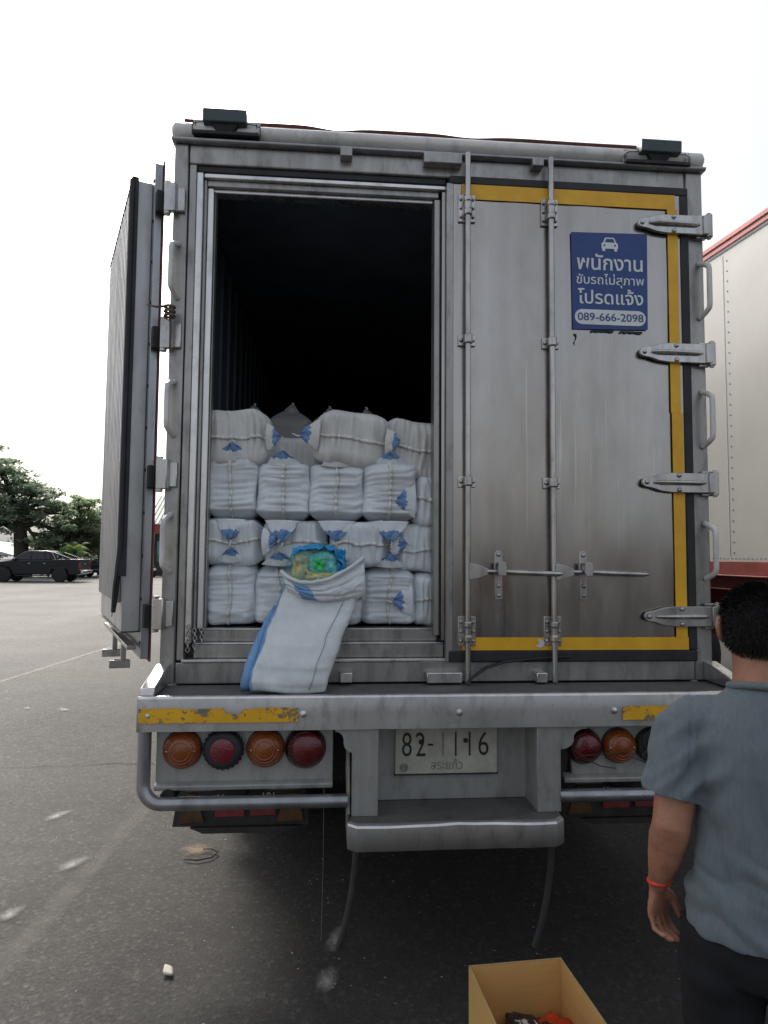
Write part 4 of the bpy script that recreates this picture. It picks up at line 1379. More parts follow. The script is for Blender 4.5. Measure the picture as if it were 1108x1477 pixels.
# blue plastic bag of packets in the mouth of the sack
bag = empty('plastic_bag', (-.585, .0, 1.58))
tag(bag, 'blue see-through plastic bag of gold and teal packets in the mouth of the opened sack', 'bag')
def pillow(mb, c, sx, sy, sz, rotm, seed, crimp=.012):
    P = []
    for j in range(15):
        v = -1+j/7; row = []
        for i in range(24):
            a = 2*math.pi*i/24; ca, sa = math.cos(a), math.sin(a)
            k = max(.06, (1-abs(v)**4))**.6
            p = Vector((sx/2*math.copysign(abs(ca)**.5, ca), sy/2*k*math.copysign(abs(sa)**.8, sa), sz/2*v))
            p += Vector((nz(a*2, v*3, seed), nz(a*2, v*3, seed+5), nz(a*2, v*3, seed+9)))*crimp
            row.append(Vector(c)+rotm @ p)
        P.append(row)
    mb.grid(P, True); return mb
RZ = lambda a: Matrix.Rotation(a, 3, 'Y')
for k, (c, s_, a, mt) in enumerate((((-.062, -.030, .085), (.075, .06, .15), .22, 'pack_gold'), ((.030, -.052, .095), (.125, .045, .11), -.14, 'pack_teal'), ((.02, .02, .09), (.17, .05, .15), .1, 'pack_gold'),
                     ((-.075, .02, .07), (.06, .06, .15), -.05, 'pack_teal'), ((.03, -.052, .040), (.15, .055, .05), .12, 'pack_gold'))):
    mb = MB(); mb.mat(mt); pillow(mb, c, *s_, RZ(a), k+1.3); mb.build('packet', None, bag, smooth=180)
mb = MB(); mb.mat('pack_green')
for k in range(4):
    a = R(45+90*k); mb.ball((.015+.0175*math.cos(a-R(30)), -.086, .098+.0175*math.sin(a-R(30))), .0130, 12, 8, (1, .30, 1))
mb.tube([(.015, -.086, .098), (.022, -.086, .078), (.028, -.086, .070)], .003, 6)
mb.build('clover_mark', None, bag, smooth=180)
mb = MB(); mb.mat('bag_film'); P = []
for j in range(25):
    v = j/24; row = []
    for i in range(48):
        a = 2*math.pi*i/48; ca, sa = math.cos(a), math.sin(a)
        k = (1-max(0, (v-.72)/.28)**2*.35)
        x = .128*k*(.86+.14*math.sin(math.pi*min(1, v*1.3)))*math.copysign(abs(ca)**.7, ca)+.012*nz(a*4, v*8, 1)
        y = .078*k*math.copysign(abs(sa)**.6, sa)+.009*nz(a*4, v*8, 6)
        row.append((x, y-.005, .0+.180*v+.022*nz(x*14, v*3, 3)*v))
    P.append(row)
mb.grid(P, True); mb.build('bag_film', None, bag, smooth=180, solid=.0015, fixn=False)
mb = MB(); mb.mat('bag_blue')   # bunched top
P = []
for j in range(27):
    v = j/26; row = []
    for i in range(61):
        u = i/60; x = -.100+.225*u
        z = .146+.022*math.sin(math.pi*min(1, max(0, u)))**.8+.018*math.sin(math.pi*v)**.7*(.55+.75*abs(nz(x*22, 1, 5))+.35*nz(x*60, v*4, 2))-.012*(1-v)*(u > .8)
        y = -.080+.115*v
        q = Vector((x, y, z))+Vector((.012*nz(x*30, v*6, 8), .016*nz(x*34, v*7, 1), .020*nz(x*38, v*8, 4)))
        if u > .82: q.z -= (u-.82)*.30*(1-v)
        row.append(q)
    P.append(row)
mb.grid(P)
P = []
for j in range(17):
    v = j/16; row = []
    for i in range(21):
        u = i/20
        row.append(Vector((.098+.032*u, -.070+.03*u, .165-.11*v))+Vector((.010*nz(u*5, v*7, 2), .022*nz(u*6, v*5, 7), .012*nz(u*7, v*4, 3))))
    P.append(row)
mb.grid(P)
mb.build('bunched_top', None, bag, smooth=180, solid=.002, fixn=False)

# ------------------------------------------------------------------ neighbouring trailer on the right
trl = empty('semi_trailer', (2.45, 1.29, 0), math.atan2(.10, .995))
tag(trl, 'white panelled semi trailer with red rails parked along the right side', 'trailer')
# local: +Y runs away from camera, wall face at x=0 facing -X
TL0, TL1 = -2.2, 11.5
mb = MB(); mb.mat('trailer_white'); mb.box(0, 2.5, TL0, TL1, 1.70, 4.02)
mb.mat('shed_white')
for y in [TL0+.12+1.22*k for k in range(12)]:
    for k in range(30):
        z = 1.76+k*.078
        for dy in (0, .0):
            mb.lathe([(.006, 0), (.005, .0025), (.002, .0035)], (0, y, z), (-1, 0, 0), 6)
for k in range(330):
    mb.lathe([(.006, 0), (.005, .0025), (.002, .0035)], (0, TL0+.02+k*.0414, 1.72), (-1, 0, 0), 6)
mb.mat('seam_cloth')
for y in [TL0+.16+1.22*k for k in range(11)]: mb.box(-.002, 0.001, y, y+.004, 1.74, 4.0)
mb.build('wall', None, trl, smooth=0)
mb = MB(); mb.mat('red_edge'); mb.box(-.014, 2.51, TL0-.01, TL1+.01, 4.045, 4.075); mb.box(-.020, 2.51, TL0-.01, TL1+.01, 4.088, 4.125)
mb.mat('shed_white'); mb.box(-.006, 2.5, TL0, TL1, 4.02, 4.125)
mb.build('top_rail', None, trl, bevel=.004)
mb = MB(); mb.mat('red_oxide'); mb.box(-.012, 2.51, TL0, TL1, 1.60, 1.698); mb.box(-.04, 2.54, TL0, TL1, 1.588, 1.599)
mb.box(.03, 2.47, TL0, TL1, 1.50, 1.587); mb.box(-.01, 2.51, TL0, TL1, 1.488, 1.499)
for y in [TL0+.4+.9*k for k in range(15)]: mb.box(-.008, .03, y, y+.012, 1.50, 1.587)
mb.build('side_rail', None, trl, bevel=.003)
mb = MB(); mb.box(.6, .75, TL0, TL1, 1.05, 1.487); mb.box(1.75, 1.9, TL0, TL1, 1.05, 1.487)
for k in range(10): mb.box(.05, 2.45, TL0+.6+k*1.3, TL0+.7+k*1.3, 1.38, 1.487)
mb.build('chassis', 'red_oxide', trl, bevel=.004)
mb = MB(); mb.box(.02, .06, 3.05, 3.25, 1.22, 1.30); mb.build('marker_lamp', 'orange_lens', trl, bevel=.004)
mb = MB(); mb.box(.05, .4, 3.0, 3.04, .55, 1.35); mb.box(.05, .5, 3.06, 3.6, .7, 1.2); mb.build('side_box', 'chassis', trl, bevel=.006)
for y in (4.2, 5.5, 6.8):
    for x in (.2, .5, 2.0, 2.3):
        a, b = wheel_geo((x, y, .5), .5, .26, (-1 if x < 1.2 else 1, 0, 0))
        w_ = a.build('wheel', None, trl, smooth=35); b.build('rim', None, w_, smooth=35)

# ------------------------------------------------------------------ cardboard box with packets
bx = empty('cardboard_box', (0, 0, 0))
# corners of the far wall top: (-.06,-.69) (.26,-.68)
bx.location = (.135, -.905, 0); bx.rotation_euler = (0, 0, R(4))
tag(bx, 'open brown cardboard box on the asphalt holding shiny red packets', 'box')
hw, hl, hh_ = .163, .22, .35
t_ = .004
mb = MB(); mb.mat('cardboard')
mb.box(-hw, hw, hl-t_, hl, 0, hh_); mb.box(-hw, hw, -hl, -hl+t_, 0, hh_)
mb.box(-hw, -hw+t_, -hl+t_, hl-t_, 0, hh_-.001); mb.box(hw-t_, hw, -hl+t_, hl-t_, 0, hh_-.001)
mb.box(-hw+t_, hw-t_, -hl+t_, hl-t_, .001, .006)
mb.build('box_wall', None, bx, bevel=.0015)
mb = MB(); mb.mat('card_edge')
mb.box(-hw-.0005, hw+.0005, hl-t_-.0005, hl+.0005, hh_, hh_+.002); mb.box(-hw-.0005, -hw+t_+.0005, -hl, hl-t_-.001, hh_-.001, hh_+.001); mb.box(hw-t_-.0005, hw+.0005, -hl, hl-t_-.001, hh_-.001, hh_+.001)
mb.build('cut_edge', None, bx)
lab = ['crumpled red foil packet at the left in the cardboard box', 'black and white printed packet between the red ones in the box', 'red foil packet at the right in the cardboard box', 'orange red packet lying under the others in the box', 'red packet at the near side of the box']
for k, (x, y, z, mt, a) in enumerate(((-.10, .13, .17, 'pack_red', .3), (.0, .14, .185, 'pack_dark', -.2), (.10, .13, .18, 'pack_red', .5), (.02, .03, .15, 'pack_red', 1.2), (-.05, -.08, .16, 'pack_red', -.6))):
    pe = empty('snack_packet', (0, 0, 0))
    ca, sa = math.cos(R(4)), math.sin(R(4))
    pe.location = (bx.location.x+ca*x-sa*y, bx.location.y+sa*x+ca*y, z-.02)
    tag(pe, lab[k], 'packet', 'packets in the cardboard box')
    mb = MB(); mb.mat(mt)
    pillow(mb, (0, 0, .02), .11, .05, .15, Matrix.Rotation(a, 3, 'Z') @ Matrix.Rotation(R(78), 3, 'X'), k+.7, .016)
    mb.build('wrapper', None, pe, smooth=180)
    mb = MB(); mb.mat('pack_white' if mt == 'pack_dark' else 'pack_dark')
    for q in range(3 if mt == 'pack_dark' else 1):
        pillow(mb, (-.02+.025*q, -.01, .044), .02, .004, .05, Matrix.Rotation(a+.2*q, 3, 'Z') @ Matrix.Rotation(R(80), 3, 'X'), q+.7, .006)
    mb.build('printed_panel', None, pe, smooth=180)

# small bits on the ground
mb = MB(); rg = random.Random(8); mb.mat('leaf_litter')
for _ in range(620):
    x, y = rg.uniform(-3.4, 1.6), rg.uniform(-1.0, 4.2)
    r0 = rg.uniform(.0018, .0052)*(1.6 if rg.random() < .08 else 1)
    vs_ = [Vector((rg.uniform(.6, 1.2)*dx, rg.uniform(.6, 1.2)*dy, rg.uniform(.4, .8)*dz))*r0 for dx, dy, dz in ((1, 0, 0), (-1, 0, 0), (0, 1, 0), (0, -1, 0), (0, 0, 1), (0, 0, -.4))]
    mb.add([v+Vector((x, y, r0*.3)) for v in vs_], [(0, 2, 4), (2, 1, 4), (1, 3, 4), (3, 0, 4), (2, 0, 5), (1, 2, 5), (3, 1, 5), (0, 3, 5)])
tag(mb.build('gravel', None, None, smooth=0), 'loose pale grit scattered over the asphalt', 'grit', None, 'stuff')
mb = MB(); P = []
for j in range(7):
    f = j/6
    P.append([(-.035+.07*f, -.022*math.sin(math.pi*max(.04, min(.96, f)))*u+.004*math.sin(f*5), .010+.006*(1-u*u)+.005*f+.008*f*abs(u)) for u in (-1, -.5, 0, .5, 1)])
mb.grid(P); lf = mb.build('dry_leaf', 'leaf_litter', smooth=180, solid=.0012, fixn=False)
lf.location = (-1.16, -.08, 0); lf.rotation_euler = (0, 0, 2.3)
tag(lf, 'pale dry leaf lying on the asphalt in the foreground', 'leaf')
mb = MB(); mb.tube([(-.10, .0, .012), (-.04, -.05, .015), (.04, -.05, .014), (.09, .0, .016), (.06, .05, .02), (.02, .07, .018)], [.004, .006, .006, .005, .005, .003], 8, True, .6)
st = mb.build('rubber_scrap', 'crack_dark', smooth=180); st.location = (-1.22, .98, 0); st.rotation_euler = (0, 0, .4)
tag(st, 'curled dark strip of rubber on the asphalt by the truck corner', 'scrap')

# ------------------------------------------------------------------ person
def bake(mb, name, mat, parent, voxel, smooth_it=4, disp=None):
    tmp = mb.build(name, mat, None, smooth=180)
    r_ = tmp.modifiers.new('r', 'REMESH'); r_.mode = 'VOXEL'; r_.voxel_size = voxel; r_.use_smooth_shade = True
    if smooth_it:
        s_ = tmp.modifiers.new('s', 'SMOOTH'); s_.factor = .5; s_.iterations = smooth_it
    dg = bpy.context.evaluated_depsgraph_get(); dg.update()
    me = bpy.data.meshes.new_from_object(tmp.evaluated_get(dg)); me.name = name
    bpy.data.objects.remove(tmp)
    if disp:
        nv = [v.normal.copy() for v in me.vertices]
        for v, n_ in zip(me.vertices, nv): v.co += n_*disp(v.co)
    if not me.materials: me.materials.append(MAT[mat])
    me.polygons.foreach_set('use_smooth', [True]*len(me.polygons)); me.update()
    o = bpy.data.objects.new(name, me); COL.objects.link(o); o.parent = parent
    return o
def rings(mb, secs, seg=24):
    """secs: (x,y,z,rx,ry) horizontal superellipse sections"""
    P = []
    for (x, y, z, rx, ry) in secs:
        P.append([(x+rx*math.cos(2*math.pi*k/seg), y+ry*math.sin(2*math.pi*k/seg), z) for k in range(seg)])
    mb.grid(P, True)
    o = len(mb.v)-len(secs)*seg
    mb.f.append(tuple(o+k for k in range(seg))); mb.mi.append(mb.cur)
    mb.f.append(tuple(len(mb.v)-seg+k for k in range(seg))); mb.mi.append(mb.cur)
    return mb
per = empty('person', (.565, -1.36, 0), R(-28))
tag(per, 'person with short black hair in grey blue t-shirt and black trousers standing with back turned', 'person')
# local frame: origin between the feet; person faces +Y
mb = MB(); mb.mat('skin')
# torso
rings(mb, [(0, 0, .74, .10, .09), (0, 0, .80, .125, .10), (0, 0, .90, .126, .10), (0, .0, 1.0, .122, .09), (0, 0, 1.10, .130, .095), (0, 0, 1.20, .140, .10), (0, -.005, 1.28, .146, .095), (0, -.01, 1.325, .12, .075), (0, -.012, 1.36, .095, .068), (0, -.01, 1.395, .066, .064)])
# neck
mb.tube([(0, -.012, 1.34), (0, -.006, 1.40), (.0, .008, 1.45), (0, .016, 1.49)], [.074, .063, .060, .062], 20)
# head: back of skull, face to +Y
HC = (0.0, .022, 1.545)
mb.ball(HC, .1, 26, 20, (.79, .97, 1.10))
mb.ball((0, .048, 1.497), .07, 20, 14, (.84, .98, 1.05))           # jaw
mb.ball((0, .085, 1.452), .026, 14, 10, (1.15, .9, .8))            # chin
mb.tube([(0, .114, 1.545), (0, .128, 1.515), (0, .132, 1.500)], [.009, .014, .015], 10)   # nose
for s_ in (-1, 1):
    mb.ball((s_*.014, .118, 1.497), .010, 8, 6)
    mb.ball((s_*.040, .082, 1.508), .028, 12, 8, (1, .8, 1))        # cheeks
    mb.ball((s_*.032, .098, 1.562), .020, 12, 8, (1.5, .7, .5))     # brow
    # ears
    ear = [(s_*.080, .010, 1.568), (s_*.088, -.010, 1.566), (s_*.091, -.016, 1.545), (s_*.087, -.006, 1.522), (s_*.080, .008, 1.508)]
    mb.tube(ear, [.008, .009, .009, .009, .009], 8)
    mb.ball((s_*.081, .0, 1.538), .022, 10, 8, (.35, .8, 1.3))
# legs
for s_ in (-1, 1):
    mb.tube([(s_*.060, 0, .84), (s_*.086, .0, .68), (s_*.096, .006, .46), (s_*.098, -.012, .34), (s_*.10, -.005, .09)], [.066, .078, .058, .058, .040], 18)
    mb.tube([(s_*.10, -.06, .045), (s_*.10, 0, .05), (s_*.11, .10, .035), (s_*.115, .17, .025)], [.035, .042, .038, .024], 14, True, 1)
# arms: left arm (-X) as in the photograph, right arm relaxed
def arm(sh, el, wr, s_):
    sh, el, wr = Vector(sh), Vector(el), Vector(wr)
    pts = [sh+Vector((s_*-.03, 0, .015)), sh, sh.lerp(el, .35), sh.lerp(el, .7), el, el.lerp(wr, .22), el.lerp(wr, .5), el.lerp(wr, .8), wr]
    mb.tube(pts, [.04, .050, .050, .049, .046, .0475, .042, .031, .0265], 18)
LSH, LEL, LWR = (-.172, -.005, 1.298), (-.212, -.058, 1.045), (-.248, .030, .848)
arm(LSH, LEL, LWR, -1)
RSH, REL, RWR = (.176, -.005, 1.298), (.215, -.03, 1.06), (.215, .09, .86)
arm(RSH, REL, RWR, 1)
def hand(wr, s_, down, out, fwd):
    """down: hand direction, out: back of the hand, fwd: thumb side"""
    wr = Vector(wr); dn = Vector(down).normalized(); ou = Vector(out).normalized(); fo = Vector(fwd).normalized()
    # palm
    P = []
    for (d_, wdt, th) in ((-.012, .024, .022), (.010, .027, .019), (.035, .036, .016), (.058, .041, .0145), (.076, .039, .012)):
        c = wr+dn*d_+ou*.002
        P.append([c+fo*wdt*math.cos(2*math.pi*k/16)+ou*th*math.sin(2*math.pi*k/16) for k in range(16)])
    mb.grid(P, True); o = len(mb.v)-80
    mb.f.append(tuple(o+k for k in range(16))); mb.mi.append(mb.cur); mb.f.append(tuple(o+64+k for k in range(16))); mb.mi.append(mb.cur)
    for off, l1, l2, l3, curl, r in ((.030, .040, .024, .020, .50, .0088), (.010, .044, .028, .021, .62, .0092), (-.011, .041, .026, .020, .72, .0088), (-.030, .032, .020, .017, .82, .0078)):
        p0 = wr+dn*.070+fo*off
        a1 = curl*.55; a2 = curl*1.5; a3 = curl*2.2
        d1 = dn*math.cos(a1)-ou*math.sin(a1); d2 = dn*math.cos(a2)-ou*math.sin(a2); d3 = dn*math.cos(a3)-ou*math.sin(a3)
        fan = fo*off*.25
        p1 = p0+d1*l1+fan; p2 = p1+d2*l2; p3 = p2+d3*l3
        mb.tube([p0-dn*.012, p0, p0.lerp(p1, .5), p1, p1.lerp(p2, .5), p2, p2.lerp(p3, .6), p3], [r, r*1.08, r*.96, r*1.04, r*.92, r*.95, r*.82, r*.45], 12)
    t0 = wr+dn*.018+fo*.022-ou*.004
    t1 = t0+dn*.026+fo*.022-ou*.012; t2 = t1+dn*.030+fo*.006-ou*.012; t3 = t2+dn*.022-fo*.002-ou*.010
    mb.tube([t0, t0.lerp(t1, .5), t1, t1.lerp(t2, .5), t2, t2.lerp(t3, .6), t3], [.015, .014, .0115, .0105, .0105, .0085, .0045], 12)
hand(LWR, -1, (-.04, .10, -1), (-.88, .48, .0), (.48, .87, .05))
hand(RWR, 1, (.05, .2, -1), (1, -.2, .05), (.2, 1, .1))
bake(mb, 'body', 'skin', per, .0042, 3, lambda p: .0022*nz(p.x*26, p.y*26, p.z*16)+.0008*nz(p.x*110, p.y*110, p.z*90) if p.z < 1.3 else 0.0)
for s_ in (-1, 1):
    mb = MB()
    mb.mat('eye_white'); mb.ball((s_*.031, .100, 1.546), .0115, 12, 8)
    mb.mat('eye_dark'); mb.ball((s_*.031, .107, 1.546), .006, 10, 8)
    mb.build('eye', None, per, smooth=180)
mb = MB(); mb.mat('lip'); mb.tube([(-.024, .113, 1.474), (0, .124, 1.476), (.024, .113, 1.474)], [.003, .006, .003], 8); mb.tube([(-.020, .113, 1.469), (0, .122, 1.467), (.020, .113, 1.469)], [.003, .006, .003], 8)
mb.build('mouth', None, per, smooth=180)
# hair cap with many short strands
HX = (0, .016, 1.556)
def hair_in(p):           # region of the scalp that carries hair
    x, y, z = p
    front = .075+.02*(z-1.60)
    if y > .02 and z < 1.585+.25*max(0, .07-y): return False
    if y > .085: return False
    low = 1.462+.0*abs(x)
    if y < -.02: return z > 1.452+.9*abs(x)**2*2
    return z > 1.452+(y+.02)*1.9
mb = MB(); mb.mat('hair'); P = []
N1, N2 = 34, 48
pts = []
for j in range(N1+1):
    th_ = math.pi*j/N1*.86
    row = []
    for i in range(N2):
        ph = 2*math.pi*i/N2
        d = Vector((math.sin(th_)*math.cos(ph), math.sin(th_)*math.sin(ph), math.cos(th_)))
        p = Vector((HX[0]+d.x*.0865, HX[1]+d.y*.1055, HX[2]-.004+d.z*.0985))
        row.append(p)
    P.append(row)
vs_ = [p for r_ in P for p in r_]; fs = []
for j in range(N1):
    for i in range(N2):
        q = (j*N2+i, j*N2+(i+1) % N2, (j+1)*N2+(i+1) % N2, (j+1)*N2+i)
        c = sum((vs_[k] for k in q), Vector())/4
        if hair_in(c): fs.append(q)
mb.add(vs_, fs)
rng = random.Random(3)
base_faces = list(fs)
for _ in range(15000):
    q = rng.choice(base_faces)
    a, b_ = rng.random(), rng.random()
    p = vs_[q[0]].lerp(vs_[q[1]], a).lerp(vs_[q[3]].lerp(vs_[q[2]], a), b_)
    n_ = (p-Vector(HX)).normalized()
    low = max(0, min(1, (1.56-p.z)/.1))
    ln = (.014-.008*low)*(.6+.8*rng.random())
    g = Vector((rng.uniform(-1, 1)*.5, -.25+rng.uniform(-1, 1)*.4, -.55*(1-max(0, n_.z))+.1))
    t3 = (n_*(.75-.35*low)+g*.7).normalized()
    sd_ = n_.cross(t3); sd_ = (sd_.normalized() if sd_.length > .01 else Vector((1, 0, 0)))*.0011
    p0 = p-n_*.002
    mid = p0+t3*ln*.55+n_*.001
    mb.add([p0-sd_, p0+sd_, mid+sd_*.7, mid-sd_*.7, p0+t3*ln+Vector((0, 0, -.003))], [(0, 1, 2, 3), (3, 2, 4)])
mb.build('hair', None, per, smooth=180, fixn=False)
# t-shirt
mb = MB(); mb.mat('shirt_cloth')
rings(mb, [(-.002, 0, .795, .186, .138), (-.002, 0, .82, .186, .139), (0, 0, .92, .178, .136), (0, 0, 1.02, .168, .128), (0, -.002, 1.12, .162, .126), (0, -.005, 1.20, .166, .126), (0, -.008, 1.26, .170, .116), (0, -.012, 1.315, .158, .096), (0, -.014, 1.352, .118, .083), (0, -.012, 1.385, .080, .074), (0, -.010, 1.400, .070, .069)], 40)
for s_, sh, el in ((-1, LSH, LEL), (1, RSH, REL)):
    sh, el = Vector(sh), Vector(el)
    mb.tube([sh+Vector((-s_*.075, 0, .010)), sh+Vector((-s_*.02, 0, .0)), sh+Vector((s_*.012, 0, -.03)), sh.lerp(el, .3)+Vector((s_*.006, 0, 0)), sh.lerp(el, .55)+Vector((s_*.008, 0, 0)), sh.lerp(el, .76)+Vector((s_*.012, 0, 0))], [.060, .067, .070, .072, .075, .078], 24)
def shirt_disp(p):
    x, y, z = p
    w = .005*nz(x*9, y*9, z*5)
    # long folds hanging from the shoulder blades
    f1 = nz(x*15+z*3.5, y*7, z*2.4)
    w += .024*(abs(f1)*2-.45)*max(0, min(1, (1.31-z)/.22))*max(.35, min(1, (z-.8)/.15))
    # slack creases above the hem and at the waist
    f2 = nz(x*7+5, y*6, z*19+x*9)
    w += .018*(abs(f2)*2-.45)*math.exp(-((z-.90)/.10)**2)
    # diagonal pull folds from the armpit
    ax_ = abs(x)-.145
    w += .011*math.sin((z*70+abs(x)*60)+2*nz(x*9, y*9, z*9))*math.exp(-(ax_/.05)**2-((z-1.17)/.09)**2)
    # sleeve creases and the sewn-in sleeve seam
    if abs(x) > .17: w += .006*nz(z*34+abs(x)*26, y*12, 2)*min(1, (abs(x)-.17)/.02)
    w -= .004*math.exp(-((abs(x)-.160-.06*(1.30-z))/.004)**2)*(z > 1.16)
    return w
bake(mb, 'shirt', 'shirt_cloth', per, .0055, 5, shirt_disp)
mb = MB(); mb.mat('shirt_cloth')      # ribbed collar
mb.tube([(.071*math.cos(2*math.pi*k/28), -.010+.070*math.sin(2*math.pi*k/28), 1.396-.014*math.sin(2*math.pi*k/28)) for k in range(29)], .0075, 8, False, 1.2)
mb.build('collar', None, per, smooth=180)
# trousers
mb = MB(); mb.mat('trousers_cloth')
rings(mb, [(0, 0, .70, .14, .12), (0, 0, .76, .166, .130), (0, 0, .86, .162, .124), (0, 0, .95, .155, .116)], 32)
for s_ in (-1, 1):
    mb.tube([(s_*.092, 0, .80), (s_*.100, .0, .68), (s_*.104, .004, .46), (s_*.106, -.004, .30), (s_*.108, -.002, .075)], [.098, .100, .084, .078, .072], 24)
bake(mb, 'trousers', 'trousers_cloth', per, .007, 4, lambda p: .005*nz(p.x*14, p.y*14, p.z*7)+.004*nz(p.x*6, 3, p.z*24))
mb = MB(); mb.mat('shoe')
for s_ in (-1, 1):
    mb.tube([(s_*.10, -.085, .035), (s_*.10, -.06, .05), (s_*.10, .02, .055), (s_*.11, .11, .042), (s_*.115, .18, .028), (s_*.116, .20, .022)], [.025, .042, .046, .044, .036, .018], 16)
each(mb, 'shoe', None, per, smooth=60)
mb = MB(); mb.mat('wristband')
wv = Vector(LWR)+Vector((.004, -.012, .018))
mb.tube([wv+Vector((.028*math.cos(2*math.pi*k/24), .029*math.sin(2*math.pi*k/24), .004*math.cos(2*math.pi*k/24))) for k in range(25)], .0042, 8, False, 1.3)
mb.build('wristband', None, per, smooth=180)

# ------------------------------------------------------------------ background vehicles
def car(name, loc, L, body_mat, prof, roof, w, wheels, label, cat, glassm='car_glass', pickup=True):
    """heading -X; loc = near-side middle on the ground; local y from 0 (near) to w"""
    e = empty(name, loc); tag(e, label, cat)
    mb = MB(); mb.mat(body_mat)
    # lower body with arches cut into the outline
    out = list(prof)
    for (wx, wr_) in sorted(wheels, key=lambda q: -q[0]):
        out += [(wx+wr_*1.22*math.cos(R(a)), max(.30, .02+wr_+wr_*1.22*math.sin(R(a)))) for a in range(0, 181, 15)]
    P = []
    for y, s_ in ((0.0, .96), (.05, 1.0), (w-.05, 1.0), (w, .96)):
        cz = .75
        P.append([(p[0]*(1 if abs(s_-1) < .01 else .995), y, cz+(p[1]-cz)*s_) for p in out])
    mb.grid(P, True)
    n = len(out); mb.f.append(tuple(range(n))); mb.mi.append(0); mb.f.append(tuple(range(len(mb.v)-n, len(mb.v)))); mb.mi.append(0)
    mb.build('body', None, e, smooth=30, bevel=.06, segs=3)
    mb = MB(); mb.mat(body_mat)
    P = []
    inset = .16
    zr = max(p[1] for p in roof); zb = min(p[1] for p in roof)
    def yy(z, side): 
        k = (z-zb)/(zr-zb)
        return .06+inset*k if side == 0 else w-.06-inset*k
    ring0 = [(p[0], yy(p[1], 0), p[1]) for p in roof]; ring1 = [(p[0], yy(p[1], 1), p[1]) for p in roof]
    mb.grid([ring0, ring1], True); n = len(roof)
    mb.f.append(tuple(range(n))); mb.mi.append(0); mb.f.append(tuple(range(n, 2*n))); mb.mi.append(0)
    mb.build('cabin', None, e, smooth=30, bevel=.07, segs=3)
    return e, yy
ppf = [(-2.62, .50), (-2.66, .75), (-2.62, 1.02), (-2.45, 1.13), (-1.45, 1.24), (-.95, 1.27), (.95, 1.30), (1.0, 1.33), (2.45, 1.36), (2.54, 1.31), (2.55, .75), (2.62, .70), (2.62, .52), (2.3, .42), ]
prf = [(-1.42, 1.23), (-.62, 1.76), (-.42, 1.83), (.62, 1.84), (.82, 1.79), (1.05, 1.29)]
pk, yyf = car('pickup_truck', (-17.55, 37.3, 0), 5.3, 'car_black', ppf, prf, 1.86, [(-1.68, .42), (1.45, .42)], 'black double cab pickup truck parked under the trees on the left', 'pickup truck')
def glass_side(e, quad, yy, mat='car_glass', off=.012, name='side_window', w=1.86):
    for side in (0, 1):
        mb = MB(); sg = -1 if side == 0 else 1
        a = [(p[0], yy(p[1], side)+sg*off, p[1]) for p in quad]; b_ = [(p[0], yy(p[1], side)-sg*.01, p[1]) for p in quad]
        n = len(quad); mb.add(a+b_, [tuple(range(n)), tuple(range(n, 2*n))]+[(i, (i+1) % n, n+(i+1) % n, n+i) for i in range(n)])
        mb.build(name, mat, e, smooth=0)
glass_side(pk, [(-1.12, 1.32), (-.55, 1.72), (-.22, 1.76), (-.22, 1.32)], yyf)
glass_side(pk, [(-.15, 1.32), (-.15, 1.76), (.50, 1.76), (.58, 1.33)], yyf)
glass_side(pk, [(.66, 1.34), (.60, 1.75), (.74, 1.72), (.90, 1.34)], yyf)
mb = MB(); mb.add([(-1.39, .20, 1.27), (-1.39, 1.66, 1.27), (-.64, 1.58, 1.765), (-.64, .28, 1.765)], [(0, 1, 2, 3)]); mb.build('windscreen', 'car_glass', pk, smooth=0, solid=.02)
mb = MB(); mb.add([(.87, .28, 1.74), (.87, 1.58, 1.74), (1.06, 1.62, 1.33), (1.06, .24, 1.33)], [(0, 1, 2, 3)]); mb.build('rear_window', 'car_glass', pk, smooth=0, solid=.02)
# sport bar, tailgate, lamps, bumpers, mirrors, handles
mb = MB()
for y in (.14, 1.72): mb.tube([(1.25, y, 1.33), (1.12, y+.02, 1.62), (1.02, y+.03, 1.70)], .05, 8); mb.tube([(1.05, y, 1.70), (1.5, y, 1.55), (2.0, y, 1.36)], .05, 8)
mb.build('sport_bar', 'car_black', pk)
mb = MB(); mb.mat('rim_dark'); mb.box(2.54, 2.58, .14, 1.72, .72, 1.34); tg = mb.build('tailgate', None, pk, bevel=.02)
mb = MB(); mb.mat('chrome'); mb.box(2.576, 2.60, .80, 1.06, 1.02, 1.08); mb.build('handle', None, tg, bevel=.005)
for y in (.015, 1.745):
    mb = MB(); mb.mat('tail_red'); mb.box(2.51, 2.585, y, y+.10, .82, 1.17); mb.build('tail_light', None, pk, bevel=.01)
mb = MB(); mb.mat('chrome'); mb.box(2.58, 2.74, .10, 1.76, .52, .68); mb.box(2.56, 2.70, .55, 1.3, .60, .71); mb.build('rear_bumper', None, pk, bevel=.03)
mb = MB(); mb.mat('car_dark'); mb.box(-2.72, -2.58, .12, 1.74, .50, .72); mb.build('front_bumper', None, pk, bevel=.04)
for y in (.02, 1.6):
    mb = MB(); mb.mat('chrome'); mb.box(-2.64, -2.36, y-.01, y+.24, .88, 1.00); mb.build('headlight', None, pk, bevel=.03)
for y in (-.14, 1.88):
    mb = MB(); mb.mat('car_black'); mb.box(-1.12, -.98, y, y+.16, 1.22, 1.40); mb.build('wing_mirror', None, pk, bevel=.03)
mb = MB(); mb.mat('chrome')
for x in (-.18, .68): mb.box(x-.14, x-.02, -.02, .0, 1.08, 1.11)
each(mb, 'door_handle', None, pk, bevel=.005)
mb = MB(); mb.mat('car_dark')
for x in (-.19, .55): mb.box(x, x+.012, -.002, .02, .55, 1.2)
mb.box(-1.0, .95, -.06, .06, .36, .42); mb.build('side_step', None, pk)
